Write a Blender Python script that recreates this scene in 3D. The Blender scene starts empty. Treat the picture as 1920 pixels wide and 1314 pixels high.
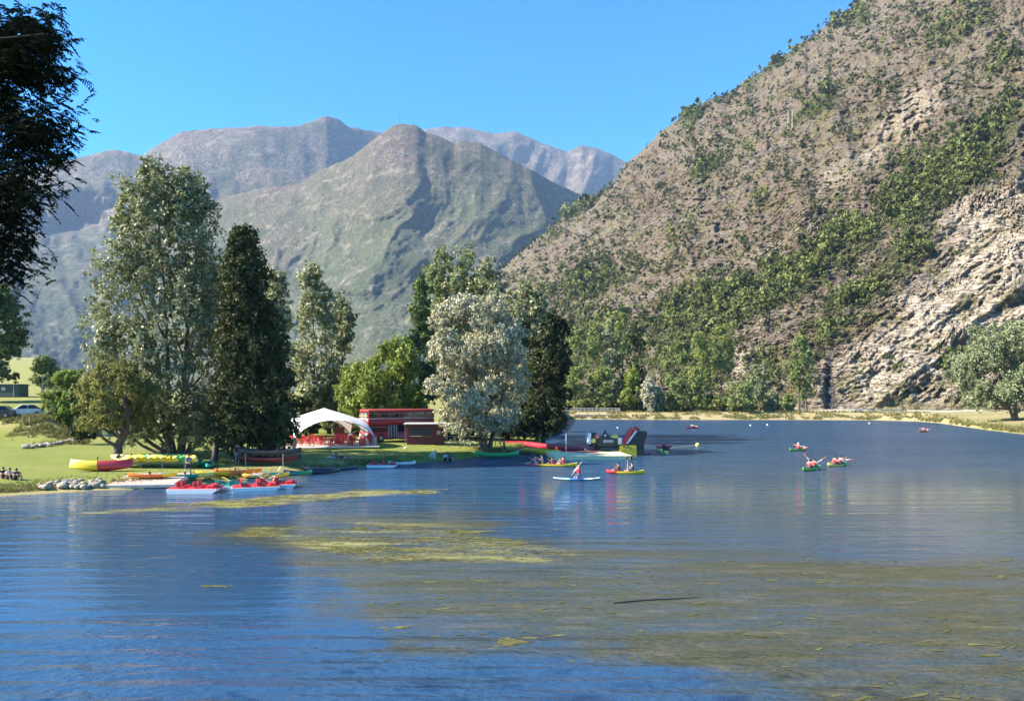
import bpy, bmesh, math, random
import numpy as np
from mathutils import Vector, Matrix

random.seed(7)
RNG = np.random.default_rng(11)
SC = bpy.context.scene
COL = SC.collection

# ------------------------------------------------------------------ camera, sky, sun, exposure
F, CX, CY, H = 1387.0, 960.0, 745.0, 6.4        # focal length and horizon in photo pixels, eye height in metres
cam_data = bpy.data.cameras.new('camera')
cam_data.sensor_width = 36.0
cam_data.lens = 36.0 * F / 1920.0
cam_data.shift_y = 88.0 / 1920.0
cam_data.clip_start = 0.2
cam_data.clip_end = 30000.0
cam = bpy.data.objects.new('camera', cam_data)
cam.location = (0, 0, H)
cam.rotation_euler = (math.radians(90), 0, 0)
COL.objects.link(cam)
SC.camera = cam

SUN_EL, SUN_A = math.radians(34.0), math.radians(8.0)     # height; angle towards the camera from due left
to_sun = Vector((-math.cos(SUN_EL) * math.cos(SUN_A), -math.cos(SUN_EL) * math.sin(SUN_A), math.sin(SUN_EL)))
world = bpy.data.worlds.new('World')
SC.world = world
world.use_nodes = True
wn, wl = world.node_tree.nodes, world.node_tree.links
sky = wn.new('ShaderNodeTexSky')
sky.sky_type = 'NISHITA'
sky.sun_disc = False
sky.sun_elevation = SUN_EL
sky.sun_rotation = math.atan2(to_sun.x, to_sun.y)
sky.altitude = 900.0
sky.air_density = 1.0
sky.dust_density = 0.3
sky.ozone_density = 4.0
tint = wn.new('ShaderNodeHueSaturation'); tint.inputs['Saturation'].default_value = 1.5; tint.inputs['Value'].default_value = 1.15
wl.new(sky.outputs[0], tint.inputs['Color']); wl.new(tint.outputs[0], wn['Background'].inputs[0])
wn['Background'].inputs[1].default_value = 0.08
sun_data = bpy.data.lights.new('sun', 'SUN')
sun_data.energy = 5.0
sun_data.angle = math.radians(0.53)
sun_data.color = (1.0, 0.90, 0.76)
sun = bpy.data.objects.new('sun', sun_data)
sun.rotation_euler = (-to_sun).to_track_quat('-Z', 'Y').to_euler()
sun.location = (-60, -20, 60)
COL.objects.link(sun)

SC.view_settings.view_transform = 'Standard'
SC.view_settings.look = 'None'
SC.view_settings.exposure = 1.95
SC.view_settings.gamma = 1.0
SC.view_settings.use_curve_mapping = False
SC.render.engine = 'CYCLES'
SC.cycles.max_bounces = 6
SC.cycles.diffuse_bounces = 2
SC.cycles.glossy_bounces = 3
SC.cycles.transmission_bounces = 4
SC.cycles.transparent_max_bounces = 8
SC.cycles.volume_bounces = 0
SC.cycles.use_denoising = True

# ------------------------------------------------------------------ helpers
def G(px, py, z=0.0):
    """the point at height z that the photo shows at (px, py) below the horizon"""
    D = (H - z) * F / (py - CY)
    return Vector(((px - CX) / F * D, D, z))
def P(px, py, D):
    return Vector(((px - CX) / F * D, D, H - (py - CY) / F * D))
def sstep(a, b, x):
    t = np.clip((np.asarray(x, float) - a) / (b - a), 0, 1)
    return t * t * (3 - 2 * t)
def hash3(i, j, k, s):
    n = (i.astype(np.int64) * 374761393 + j.astype(np.int64) * 668265263 + k.astype(np.int64) * 2147483647 + s * 974634721) & 0xFFFFFFFF
    n = ((n ^ (n >> 13)) * 1274126177) & 0xFFFFFFFF
    n = ((n ^ (n >> 15)) * 2246822519) & 0xFFFFFFFF
    return ((n ^ (n >> 16)) & 0xFFFF) / 65535.0
def vnoise(x, y, z=None, s=0):
    x = np.asarray(x, float); y = np.asarray(y, float)
    z = np.zeros_like(x) if z is None else np.asarray(z, float)
    x, y, z = np.broadcast_arrays(x, y, z)
    xi, yi, zi = np.floor(x), np.floor(y), np.floor(z)
    u, v, w = x - xi, y - yi, z - zi
    u, v, w = u*u*u*(u*(u*6-15)+10), v*v*v*(v*(v*6-15)+10), w*w*w*(w*(w*6-15)+10)
    r = 0
    for a in (0, 1):
        for b in (0, 1):
            for c in (0, 1):
                r = r + hash3(xi+a, yi+b, zi+c, s) * (u if a else 1-u) * (v if b else 1-v) * (w if c else 1-w)
    return r
def fbm(x, y, z=None, o=4, s=0, g=0.5):
    t, amp, tot = 0, 1.0, 0.0
    x = np.asarray(x, float); y = np.asarray(y, float)
    for i in range(o):
        t = t + amp * vnoise(x, y, z, s + i * 17); tot += amp
        x, y = x * 2.03 + 13.7, y * 2.03 + 5.1
        z = None if z is None else np.asarray(z) * 2.03 + 7.9
        amp *= g
    return t / tot
def ridged(x, y, z=None, o=4, s=0):
    t, amp, tot = 0, 1.0, 0.0
    x = np.asarray(x, float); y = np.asarray(y, float)
    for i in range(o):
        t = t + amp * (1 - np.abs(2 * vnoise(x, y, z, s + i * 17) - 1)); tot += amp
        x, y = x * 2.1 + 3.7, y * 2.1 + 9.1
        z = None if z is None else np.asarray(z) * 2.1 + 1.3
        amp *= 0.5
    return t / tot

def mesh_np(name, V, Fc, mat=None, smooth=False, attrs=None):
    """V (n,3); Fc (m,3) or (m,4) array"""
    me = bpy.data.meshes.new(name)
    V = np.ascontiguousarray(V, np.float32); Fc = np.ascontiguousarray(Fc, np.int32)
    k = Fc.shape[1]
    me.vertices.add(len(V)); me.vertices.foreach_set('co', V.ravel())
    me.loops.add(Fc.size); me.loops.foreach_set('vertex_index', Fc.ravel())
    me.polygons.add(len(Fc)); me.polygons.foreach_set('loop_start', np.arange(len(Fc), dtype=np.int32) * k)
    if smooth: me.polygons.foreach_set('use_smooth', np.ones(len(Fc), bool))
    for nm, a in (attrs or {}).items():
        at = me.attributes.new(nm, 'FLOAT', 'POINT'); at.data.foreach_set('value', np.ascontiguousarray(a, np.float32).ravel())
    me.update(calc_edges=True)
    if mat: me.materials.append(mat)
    return me
def grid_faces(nr, nc):
    i = np.arange(nr - 1)[:, None] * nc + np.arange(nc - 1)[None, :]
    i = i.ravel()
    return np.stack([i, i + 1, i + nc + 1, i + nc], 1)

class MB:
    """collects shapes into one mesh"""
    def __init__(s): s.v = []; s.f = []; s.n = 0
    def add(s, V, Fs):
        s.v.extend([tuple(p) for p in V]); s.f.extend([tuple(i + s.n for i in f) for f in Fs]); s.n += len(V); return s
    def box(s, c, d, rz=0.0, tilt=0.0):
        m = Matrix.Rotation(rz, 3, 'Z') @ Matrix.Rotation(tilt, 3, 'X')
        V = [Vector(c) + m @ Vector((x*d[0]/2, y*d[1]/2, z*d[2]/2)) for z in (-1, 1) for y in (-1, 1) for x in (-1, 1)]
        return s.add(V, [(0,2,3,1),(4,5,7,6),(0,1,5,4),(2,6,7,3),(0,4,6,2),(1,3,7,5)])
    def rbox(s, c, d, b=0.03, rz=0.0, tilt=0.0):
        """box with chamfered edges"""
        m = Matrix.Rotation(rz, 3, 'Z') @ Matrix.Rotation(tilt, 3, 'X')
        hx, hy, hz = d[0]/2, d[1]/2, d[2]/2; b = min(b, hx*.45, hy*.45, hz*.45)
        rings = []
        for z, i in ((-hz, b), (-hz+b, 0), (hz-b, 0), (hz, b)):
            x, y, q = hx-i, hy-i, b
            rings.append([(x,-y+q,z),(x,y-q,z),(x-q,y,z),(-x+q,y,z),(-x,y-q,z),(-x,-y+q,z),(-x+q,-y,z),(x-q,-y,z)])
        rings = [[Vector(c) + m @ Vector(p) for p in r] for r in rings]
        return s.loft(rings)
    def loft(s, rings, closed=True, caps=True):
        n = len(rings[0]); V = [p for r in rings for p in r]; Fs = []
        for k in range(len(rings) - 1):
            for i in range(n if closed else n - 1):
                j = (i + 1) % n
                Fs.append((k*n+i, k*n+j, (k+1)*n+j, (k+1)*n+i))
        if caps and closed:
            Fs.append(tuple(range(n))[::-1]); Fs.append(tuple((len(rings)-1)*n + i for i in range(n)))
        return s.add(V, Fs)
    def tube(s, pts, r, n=7, caps=True):
        pts = [Vector(p) for p in pts]
        rs = r if isinstance(r, (list, tuple)) else [r] * len(pts)
        rings, prev = [], None
        for i, p in enumerate(pts):
            t = (pts[min(i+1, len(pts)-1)] - pts[max(i-1, 0)])
            t = t.normalized() if t.length > 1e-9 else Vector((0, 0, 1))
            a = prev if prev is not None else (Vector((0, 0, 1)) if abs(t.z) < .9 else Vector((1, 0, 0)))
            a = (a - t * a.dot(t))
            a = a.normalized() if a.length > 1e-6 else t.orthogonal().normalized()
            b = t.cross(a); prev = a
            rings.append([p + (a * math.cos(2*math.pi*k/n) + b * math.sin(2*math.pi*k/n)) * rs[i] for k in range(n)])
        return s.loft(rings, caps=caps)
    def ball(s, c, r, nu=10, nv=7, rz=0.0):
        r = (r, r, r) if not isinstance(r, (tuple, list)) else r
        m = Matrix.Rotation(rz, 3, 'Z'); rings = []
        for j in range(1, nv):
            th = math.pi * j / nv
            rings.append([Vector(c) + m @ Vector((r[0]*math.sin(th)*math.cos(2*math.pi*i/nu), r[1]*math.sin(th)*math.sin(2*math.pi*i/nu), -r[2]*math.cos(th))) for i in range(nu)])
        return s.loft(rings)
    def torus(s, c, R, r, axis='y', n=18, k=6, squash=1.0):
        rings = []
        V, Fs = [], []
        for i in range(n):
            a = 2*math.pi*i/n
            for j in range(k):
                b = 2*math.pi*j/k
                q = (R + r*math.cos(b)); w = r*math.sin(b)
                p = {'y': (q*math.cos(a), w, q*math.sin(a)*squash), 'z': (q*math.cos(a), q*math.sin(a), w), 'x': (w, q*math.cos(a), q*math.sin(a))}[axis]
                V.append(Vector(c) + Vector(p))
        for i in range(n):
            for j in range(k):
                Fs.append((i*k+j, ((i+1)%n)*k+j, ((i+1)%n)*k+(j+1)%k, i*k+(j+1)%k))
        return s.add(V, Fs)
    def disc(s, c, R, t, axis='y', n=16):
        d = {'y': Vector((0, t/2, 0)), 'z': Vector((0, 0, t/2)), 'x': Vector((t/2, 0, 0))}[axis]
        return s.tube([Vector(c)-d, Vector(c)+d], R, n)
    def prism(s, poly, a, b, axis='y'):
        """poly of 2-D points extruded from a to b"""
        f = {'y': lambda p, q: (p[0], q, p[1]), 'x': lambda p, q: (q, p[0], p[1]), 'z': lambda p, q: (p[0], p[1], q)}[axis]
        return s.loft([[f(p, a) for p in poly], [f(p, b) for p in poly]])
    def mesh(s, name, mat, smooth=False):
        me = bpy.data.meshes.new(name); me.from_pydata([tuple(v) for v in s.v], [], s.f)
        bm = bmesh.new(); bm.from_mesh(me); bmesh.ops.recalc_face_normals(bm, faces=bm.faces); bm.to_mesh(me); bm.free()
        if smooth:
            me.polygons.foreach_set('use_smooth', [True]*len(me.polygons))
            try: me.set_sharp_from_angle(angle=math.radians(45))
            except Exception: pass
        me.materials.append(mat)
        return me

def link(name, me, parent=None, loc=None, rz=None):
    o = bpy.data.objects.new(name, me); COL.objects.link(o)
    if parent: o.parent = parent
    if loc is not None: o.location = loc
    if rz is not None: o.rotation_euler = (0, 0, rz)
    return o
def part(name, mb, mat, parent, smooth=False, loc=None, label=None):
    me = mb.mesh(name, mat, smooth) if isinstance(mb, MB) else mb
    o = link(name, me, parent, loc)
    if label: o['label'] = label
    return o
def thing(name, label, cat, loc=(0, 0, 0), rz=0.0, group=None):
    o = bpy.data.objects.new(name, None); COL.objects.link(o); o.empty_display_size = .3
    o.location = loc; o.rotation_euler = (0, 0, rz)
    return tag(o, label, cat, group)
def tag(o, label, cat, group=None):
    o['label'] = label; o['category'] = cat
    if group: o['group'] = group
    return o
def kind(o, k, label=None):
    o['kind'] = k
    if label: o['label'] = label
    return o
def dup(root, loc, rz, label=None, scale=None):
    def cp(o, par):
        c = o.copy(); COL.objects.link(c)
        if par: c.parent = par
        for ch in o.children: cp(ch, c)
        return c
    r = cp(root, None); r.location = loc; r.rotation_euler = (root.rotation_euler.x, root.rotation_euler.y, rz)
    if label: r['label'] = label
    if scale: r.scale = (scale,)*3 if not isinstance(scale, tuple) else scale
    return r

# ------------------------------------------------------------------ materials
def node_mat(name):
    m = bpy.data.materials.new(name); m.use_nodes = True
    return m, m.node_tree.nodes, m.node_tree.links
def hexmix(nodes, links, fac, a, b):
    mx = nodes.new('ShaderNodeMix'); mx.data_type = 'RGBA'
    for s, v in ((0, fac), (6, a), (7, b)):
        if hasattr(v, 'is_output'): links.new(v, mx.inputs[s])
        elif s == 0: mx.inputs[0].default_value = v
        else: mx.inputs[s].default_value = (*v, 1)
    return mx.outputs[2]
def noise(nodes, links, vec, scale, detail=3, rough=.55):
    n = nodes.new('ShaderNodeTexNoise'); n.inputs['Scale'].default_value = scale
    n.inputs['Detail'].default_value = detail; n.inputs['Roughness'].default_value = rough
    if vec is not None: links.new(vec, n.inputs['Vector'])
    return n.outputs[0]
def ramp(nodes, links, x, a, b, to0=0.0, to1=1.0):
    r = nodes.new('ShaderNodeMapRange'); r.inputs[1].default_value = a; r.inputs[2].default_value = b
    r.inputs[3].default_value = to0; r.inputs[4].default_value = to1
    links.new(x, r.inputs[0]); return r.outputs[0]
def mth(nodes, links, op, a, b=None):
    m = nodes.new('ShaderNodeMath'); m.operation = op
    for i, v in enumerate((a, b)):
        if v is None: continue
        if hasattr(v, 'is_output'): links.new(v, m.inputs[i])
        else: m.inputs[i].default_value = v
    return m.outputs[0]
def mapping(nodes, links, vec, scale=(1, 1, 1), rot=(0, 0, 0)):
    m = nodes.new('ShaderNodeMapping'); m.inputs['Scale'].default_value = scale; m.inputs['Rotation'].default_value = rot
    links.new(vec, m.inputs['Vector']); return m.outputs[0]
_mc = {}
def mat(name, col, rough=.5, var=.18, scale=3.0, metal=0.0, bump=0.0, spec=.5):
    """a painted, plastic, wooden or stony surface with uneven colour and gloss"""
    if name in _mc: return _mc[name]
    m, n, l = node_mat(name); b = n['Principled BSDF']
    tc = n.new('ShaderNodeTexCoord').outputs['Object']
    nz = noise(n, l, tc, scale, 4, .6)
    f = ramp(n, l, nz, .3, .7)
    lo = tuple(c * (1 - var) for c in col); hi = tuple(min(.9, c * (1 + var * .6)) for c in col)
    l.new(hexmix(n, l, f, lo, hi), b.inputs['Base Color'])
    l.new(ramp(n, l, nz, .2, .8, max(.05, rough - .1), min(1, rough + .15)), b.inputs['Roughness'])
    b.inputs['Metallic'].default_value = metal
    b.inputs['Specular IOR Level'].default_value = spec
    if bump:
        bp = n.new('ShaderNodeBump'); bp.inputs['Strength'].default_value = .6; bp.inputs['Distance'].default_value = bump
        l.new(noise(n, l, tc, scale * 3, 4), bp.inputs['Height']); l.new(bp.outputs[0], b.inputs['Normal'])
    _mc[name] = m; return m
def leaf_mat(name, dark, light, transl=.3, gloss=.12, patch=.35, third=None, gain=0):
    if name in _mc: return _mc[name]
    if gain: dark, light = tuple(c * gain for c in dark), tuple(min(.62, c * gain) for c in light)
    m, n, l = node_mat(name); n.remove(n['Principled BSDF'])
    g = n.new('ShaderNodeNewGeometry'); tc = n.new('ShaderNodeTexCoord').outputs['Object']
    f = mth(n, l, 'ADD', mth(n, l, 'MULTIPLY', g.outputs['Random Per Island'], .65), mth(n, l, 'MULTIPLY', ramp(n, l, noise(n, l, tc, patch, 3), .3, .7), .35))
    c = hexmix(n, l, f, dark, light)
    if third: c = hexmix(n, l, ramp(n, l, g.outputs['Random Per Island'], .80, .9), c, third)  # random share of leaves painted pale as sunlit highlights
    d = n.new('ShaderNodeBsdfDiffuse'); t = n.new('ShaderNodeBsdfTranslucent'); gl = n.new('ShaderNodeBsdfGlossy')
    gl.inputs['Roughness'].default_value = .45
    gl.inputs['Color'].default_value = (.5, .5, .45, 1)
    l.new(c, d.inputs[0]); l.new(c, t.inputs[0])
    mx = n.new('ShaderNodeMixShader'); mx.inputs[0].default_value = transl; l.new(d.outputs[0], mx.inputs[1]); l.new(t.outputs[0], mx.inputs[2])
    m2 = n.new('ShaderNodeMixShader'); m2.inputs[0].default_value = gloss * .28; l.new(mx.outputs[0], m2.inputs[1]); l.new(gl.outputs[0], m2.inputs[2])
    l.new(m2.outputs[0], n['Material Output'].inputs[0])
    _mc[name] = m; return m
BARK = mat('bark', (.10, .075, .055), .9, .45, 2.5, bump=.04)
# ------------------------------------------------------------------ shoreline and ground heights
_sl_px = [-3000, -900, 0, 100, 200, 300, 340, 420, 480, 560, 660, 760, 870, 900, 960, 1000, 1020, 1045, 1056]
_sl_py = [985, 940, 930, 924, 918, 914, 910, 903, 896, 887, 877, 870, 860, 855, 846, 836, 825, 812, 806]
_sr_px = [1057.2, 1064, 1300, 1500, 1650, 1720, 1760, 1800, 1850, 1900, 1920, 2000, 2200, 2600, 4500]
_sr_py = [786.5, 786, 787, 787, 788, 790, 793, 799, 806, 812, 814, 822, 840, 870, 960]
_allpx = np.array(_sl_px + _sr_px, float)
_allD = 6.4 * F / (np.array(_sl_py + _sr_py, float) - CY)
def shoreD(px): return np.interp(px, _allpx, _allD)
def ground_h(x, y):
    x = np.asarray(x, float); y = np.asarray(y, float)
    px = CX + F * x / np.maximum(y, 1.0)
    d = y - shoreD(px)
    left = .5 * sstep(-.4, 2.2, d) - .25 + .25 * sstep(-.4, .8, d) + .42 * sstep(1, 26, d) + .012 * np.maximum(0, y - 96)
    w = sstep(172, 75, px)
    left = left + w * (3.0 * sstep(86, 94, y) + .045 * np.maximum(0, y - 95))
    # dry earth mound behind the leaning tree
    left = left + 1.7 * np.exp(-(((px - 200) / 46.0) ** 2 + ((y - 104) / 7.0) ** 2))
    far = 2.0 * sstep(-.5, 8.5, d) - .2 + .2 * sstep(-.5, 1, d)
    flat = .5 * sstep(-.4, 3, d) - .2 + .2 * sstep(-.4, 1, d) + 1.5 * sstep(6, 60, d)
    k = sstep(1730, 1830, px)
    right = far * (1 - k) + flat * k + .1 * sstep(222, 245, y)
    n = .10 * (fbm(x * .35, y * .35, s=3, o=3) - .5) + .5 * (fbm(x * .05, y * .05, s=5, o=2) - .5) * sstep(3, 20, d) * np.where(px > 1057, 1.6, .5)
    return np.where(px > 1057, right, left) + n * sstep(0, 3, d)
def gz(px, D): return float(ground_h((px - CX) / F * D, D))
def GP(px, D): return Vector(((px - CX) / F * D, D, gz(px, D)))
def GY(px, py):
    """the ground point seen at (px, py)"""
    D = np.concatenate([np.linspace(30, 130, 1200), np.linspace(130, 400, 1200)])
    X = (px - CX) / F * D
    z = np.maximum(0, ground_h(X, D)); ray = H - (py - CY) / F * D
    ok = np.nonzero(ray <= z)[0]
    i = ok[0] if len(ok) else 0
    return Vector((X[i], D[i], z[i]))

# grass and dry ground materials
def ground_mat(name, a, b, c, scale, dry=.5):
    m, n, l = node_mat(name); bs = n['Principled BSDF']
    tc = n.new('ShaderNodeTexCoord').outputs['Object']
    fine = noise(n, l, tc, scale * 9, 4, .7); mid = noise(n, l, mapping(n, l, tc, (.5, 1, 1)), scale, 4, .6); big = noise(n, l, tc, scale * .12, 3)
    col = hexmix(n, l, ramp(n, l, fine, .3, .7), a, b)
    at = n.new('ShaderNodeAttribute'); at.attribute_name = 'dry'
    f = mth(n, l, 'ADD', at.outputs['Fac'], ramp(n, l, mth(n, l, 'ADD', mid, big), .8, 1.3, 0, dry))
    f.node.use_clamp = True
    col = hexmix(n, l, f, col, c)
    # bare earth shows through in speckles
    col = hexmix(n, l, ramp(n, l, noise(n, l, tc, scale * 4, 5, .7), .62, .72, 0, .55), col, tuple(v * .7 for v in c))
    l.new(col, bs.inputs['Base Color']); bs.inputs['Roughness'].default_value = .95; bs.inputs['Specular IOR Level'].default_value = .15
    bp = n.new('ShaderNodeBump'); bp.inputs['Strength'].default_value = .8; bp.inputs['Distance'].default_value = .12
    l.new(mth(n, l, 'ADD', fine, mid), bp.inputs['Height']); l.new(bp.outputs[0], bs.inputs['Normal'])
    return m
M_LAWN = ground_mat('lawn_grass', (.11, .155, .020), (.20, .23, .045), (.32, .27, .11), .9, .35)
M_BANK = ground_mat('dry_bank_earth', (.14, .155, .045), (.25, .225, .085), (.33, .27, .14), .5, .7)

def polar_ground(name, pxs, start_of, mat_, far, dryf, nD=120, first=1.2):
    k = np.linspace(0, 1, nD)
    V = []; dry = []
    for px in pxs:
        S = start_of(px) - first
        D = S + (far - S) * (k ** 3.2 * .92 + .08 * k)
        x = (px - CX) / F * D
        z = ground_h(x, D)
        V.append(np.stack([x, D, z], 1)); dry.append(dryf(px, D, z))
    V = np.concatenate(V); me = mesh_np(name, V, grid_faces(len(pxs), nD), mat_, True, {'dry': np.concatenate(dry)})
    return kind(link(name, me), 'structure')
pxl = np.concatenate([np.linspace(-3000, -300, 40), np.linspace(-280, 1056.5, 330)])
def dry_left(px, D, z):
    d = D - shoreD(px)
    a = .9 * sstep(2.0, .5, d) * sstep(420, 250, px)                                # sandy strip at the water
    m = sstep(172, 75, px) * sstep(89.5, 92, D) * sstep(98, 94, D) * .9             # worn crest of the embankment
    q = np.exp(-(((px - 200) / 40.0) ** 2 + ((D - 103) / 8.0) ** 2)) * 1.1          # straw-coloured mound
    e = sstep(118, 130, D) * .3
    s_ = sstep(350, 380, px) * sstep(700, 640, px) * sstep(8.0, 4.0, d) * .55        # trampled earth by the stored boats
    return np.clip(np.maximum.reduce([a, m, q, e + 0 * D, s_]), 0, 1)
lawn = polar_ground('lawn', pxl, shoreD, M_LAWN, 2600.0, dry_left)
pxr = np.concatenate([np.linspace(1057.5, 2100, 300), np.linspace(2110, 4500, 50)])
def dry_right(px, D, z):
    k = float(sstep(1740, 1840, px)); d = D - shoreD(px)
    return np.clip((1 - k) * (.55 + .4 * sstep(3, 0, d)) + k * (.0 + .35 * sstep(25, 70, d)), 0, 1) + 0 * D
far_bank = polar_ground('lake_bank', pxr, shoreD, M_BANK, 700.0, dry_right, 90, .8)

# ------------------------------------------------------------------ lake
def inpoly(px, py, poly):
    r = np.zeros(px.shape, bool); n = len(poly)
    for i in range(n):
        x1, y1 = poly[i]; x2, y2 = poly[(i + 1) % n]
        c = ((y1 > py) != (y2 > py)) & (px < (x2 - x1) * (py - y1) / (y2 - y1 + 1e-12) + x1)
        r ^= c
    return r
def polyfield(px, py, poly, soft):
    """1 inside, fading out over `soft` photo pixels at the rim"""
    ins = inpoly(px, py, poly); d = np.full(px.shape, 1e9); n = len(poly)
    for i in range(n):
        a = np.array(poly[i], float); b = np.array(poly[(i + 1) % n], float); ab = b - a
        t = np.clip(((px - a[0]) * ab[0] + (py - a[1]) * ab[1] * 4) / (ab[0] ** 2 + ab[1] ** 2 * 4 + 1e-9), 0, 1)
        d = np.minimum(d, np.hypot(px - a[0] - t * ab[0], (py - a[1] - t * ab[1]) * 2))
    return np.clip(.5 + np.where(ins, d, -d) / soft, 0, 1)
WEED_BED = [(385, 1008), (520, 975), (700, 955), (860, 945), (985, 958), (960, 985), (1080, 1003), (1220, 1022), (1400, 1030), (1700, 1042), (2300, 1060), (2700, 1400), (1700, 1400), (1420, 1300), (1180, 1232), (900, 1238), (690, 1238), (640, 1150), (560, 1090), (440, 1030)]
WEED_STRIP = [(-300, 985), (60, 968), (190, 958), (330, 940), (560, 926), (700, 917), (840, 914), (800, 926), (640, 938), (480, 950), (330, 958), (150, 966), (-300, 1000)]
WEED_SMALL = [[(340, 1103), (390, 1094), (440, 1098), (420, 1104)], [(-60, 987), (20, 985), (45, 990), (-60, 993)], [(125, 1032), (170, 1028), (160, 1034)],
              [(900, 1215), (960, 1196), (1060, 1190), (1090, 1196), (1000, 1208), (920, 1222)], [(395, 1005), (520, 998), (640, 1012), (560, 1020)]]
WEED_MID = [(385, 1006), (520, 978), (720, 968), (900, 985), (1120, 1030), (1010, 1072), (800, 1062), (600, 1042)]
HILL_MIRROR = [(1250, 870), (1600, 850), (1920, 835), (2600, 840), (2600, 1070), (1700, 1050), (1350, 1010)]  # greyer water: hill reflection and weed put into the colour
def weed_at(x, y):
    D = np.maximum(y, 1.0); px = CX + F * x / D; py = CY + F * H / D
    wx = 240 * (fbm(px * .006, py * .03, s=12, o=4) - .5); wy = 46 * (fbm(px * .006, py * .02, s=19, o=4) - .5)
    bed = polyfield(px + wx, py + wy, WEED_BED, 110)
    strip = polyfield(px + wx * .3, py + wy * .25, WEED_STRIP, 14)
    for p in WEED_SMALL: strip = np.maximum(strip, .85 * polyfield(px + wx * .25, py + wy * .2, p, 18))
    strip = np.maximum(strip, .78 * polyfield(px + wx * .6, py + wy * .6, WEED_MID, 60))
    return bed, strip, polyfield(px, py, HILL_MIRROR, 190)
wpx = np.concatenate([np.linspace(-4200, -500, 40), np.linspace(-480, 2300, 330), np.linspace(2350, 5600, 40)])
kD = 1 / np.linspace(1 / 300.0, 1 / 4.0, 400)
PX, DD = np.meshgrid(wpx, kD)
Xw = (PX - CX) / F * DD
b_, s_, sh_ = weed_at(Xw, DD)
m, n, l = node_mat('lake_water'); bs = n['Principled BSDF']
tc = n.new('ShaderNodeTexCoord').outputs['Object']
def attr(nm):
    a = n.new('ShaderNodeAttribute'); a.attribute_name = nm; return a.outputs['Fac']
wc = mapping(n, l, tc, (.30, 1, 1), (0, 0, math.radians(-7)))
wl_ = mapping(n, l, tc, (.10, 1, 1), (0, 0, math.radians(-10)))
patchn = noise(n, l, mapping(n, l, tc, (.09, .42, 1)), 1.0, 7, .70)
fine = noise(n, l, mapping(n, l, tc, (.7, 1.6, 1)), 5.0, 5, .75)
mix1 = mth(n, l, 'ADD', mth(n, l, 'MULTIPLY', attr('bed'), 1.25), mth(n, l, 'ADD', mth(n, l, 'MULTIPLY', patchn, 2.6), mth(n, l, 'MULTIPLY', fine, .9)))
bedf = ramp(n, l, mix1, 2.25, 3.1)
stripf = ramp(n, l, mth(n, l, 'ADD', attr('strip'), mth(n, l, 'ADD', mth(n, l, 'MULTIPLY', patchn, 2.2), mth(n, l, 'MULTIPLY', fine, .8))), 2.2, 2.6)
water = hexmix(n, l, mth(n, l, 'MULTIPLY', attr('greyed'), .55), (.024, .064, .125), (.062, .084, .092))
weedc = hexmix(n, l, ramp(n, l, fine, .3, .7), (.026, .030, .010), (.085, .080, .036))
weedc = hexmix(n, l, ramp(n, l, noise(n, l, mapping(n, l, tc, (.25, .8, 1)), 1.9, 5, .7), .5, .75), weedc, (.115, .10, .06))
col = hexmix(n, l, mth(n, l, 'MULTIPLY', bedf, .93), water, weedc)
yel = hexmix(n, l, ramp(n, l, fine, .35, .65), (.13, .135, .03), (.33, .30, .10))
col = hexmix(n, l, stripf, col, yel)
l.new(col, bs.inputs['Base Color'])
anyw = mth(n, l, 'MAXIMUM', mth(n, l, 'MULTIPLY', bedf, .75), stripf)
l.new(mth(n, l, 'MAXIMUM', ramp(n, l, anyw, 0, 1, .04, .38), ramp(n, l, attr('chop'), 1.4, 5.4, .04, .26)), bs.inputs['Roughness'])
bs.inputs['IOR'].default_value = 1.45
l.new(mth(n, l, 'MINIMUM', ramp(n, l, anyw, 0, 1, .5, .22), ramp(n, l, attr('chop'), 1.9, 5.4, .5, .26)), bs.inputs['Specular IOR Level'])
swell = noise(n, l, wl_, 1.0, 2, .45); rip = noise(n, l, wc, 1.9, 3, .5); tiny = noise(n, l, mapping(n, l, tc, (.6, 1, 1), (0, 0, .3)), 6.0, 3, .55)
hgt = mth(n, l, 'ADD', mth(n, l, 'MULTIPLY', swell, 2.0), mth(n, l, 'ADD', rip, mth(n, l, 'MULTIPLY', tiny, .30)))
bp = n.new('ShaderNodeBump'); bp.inputs['Strength'].default_value = 1.0; bp.inputs['Distance'].default_value = .11
gust = ramp(n, l, noise(n, l, mapping(n, l, tc, (.35, 1, 1)), .05, 3), .35, .65, .75, 1.3)
l.new(mth(n, l, 'MULTIPLY', hgt, mth(n, l, 'MULTIPLY', gust, attr('chop'))), bp.inputs['Height']); l.new(bp.outputs[0], bs.inputs['Normal'])
M_WATER = m
chop = .38 + 7.0 * sstep(38, 85, DD) * (.35 + .65 * sstep(300, 900, PX)) + 1.5 * sstep(24, 15, DD) + 0 * Xw
Vw = np.stack([Xw.ravel(), DD.ravel(), np.zeros(Xw.size)], 1)
kind(link('water', mesh_np('water', Vw, grid_faces(len(kD), len(wpx)), M_WATER, True, {'bed': b_, 'strip': s_, 'greyed': sh_, 'chop': chop})), 'structure')

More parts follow.
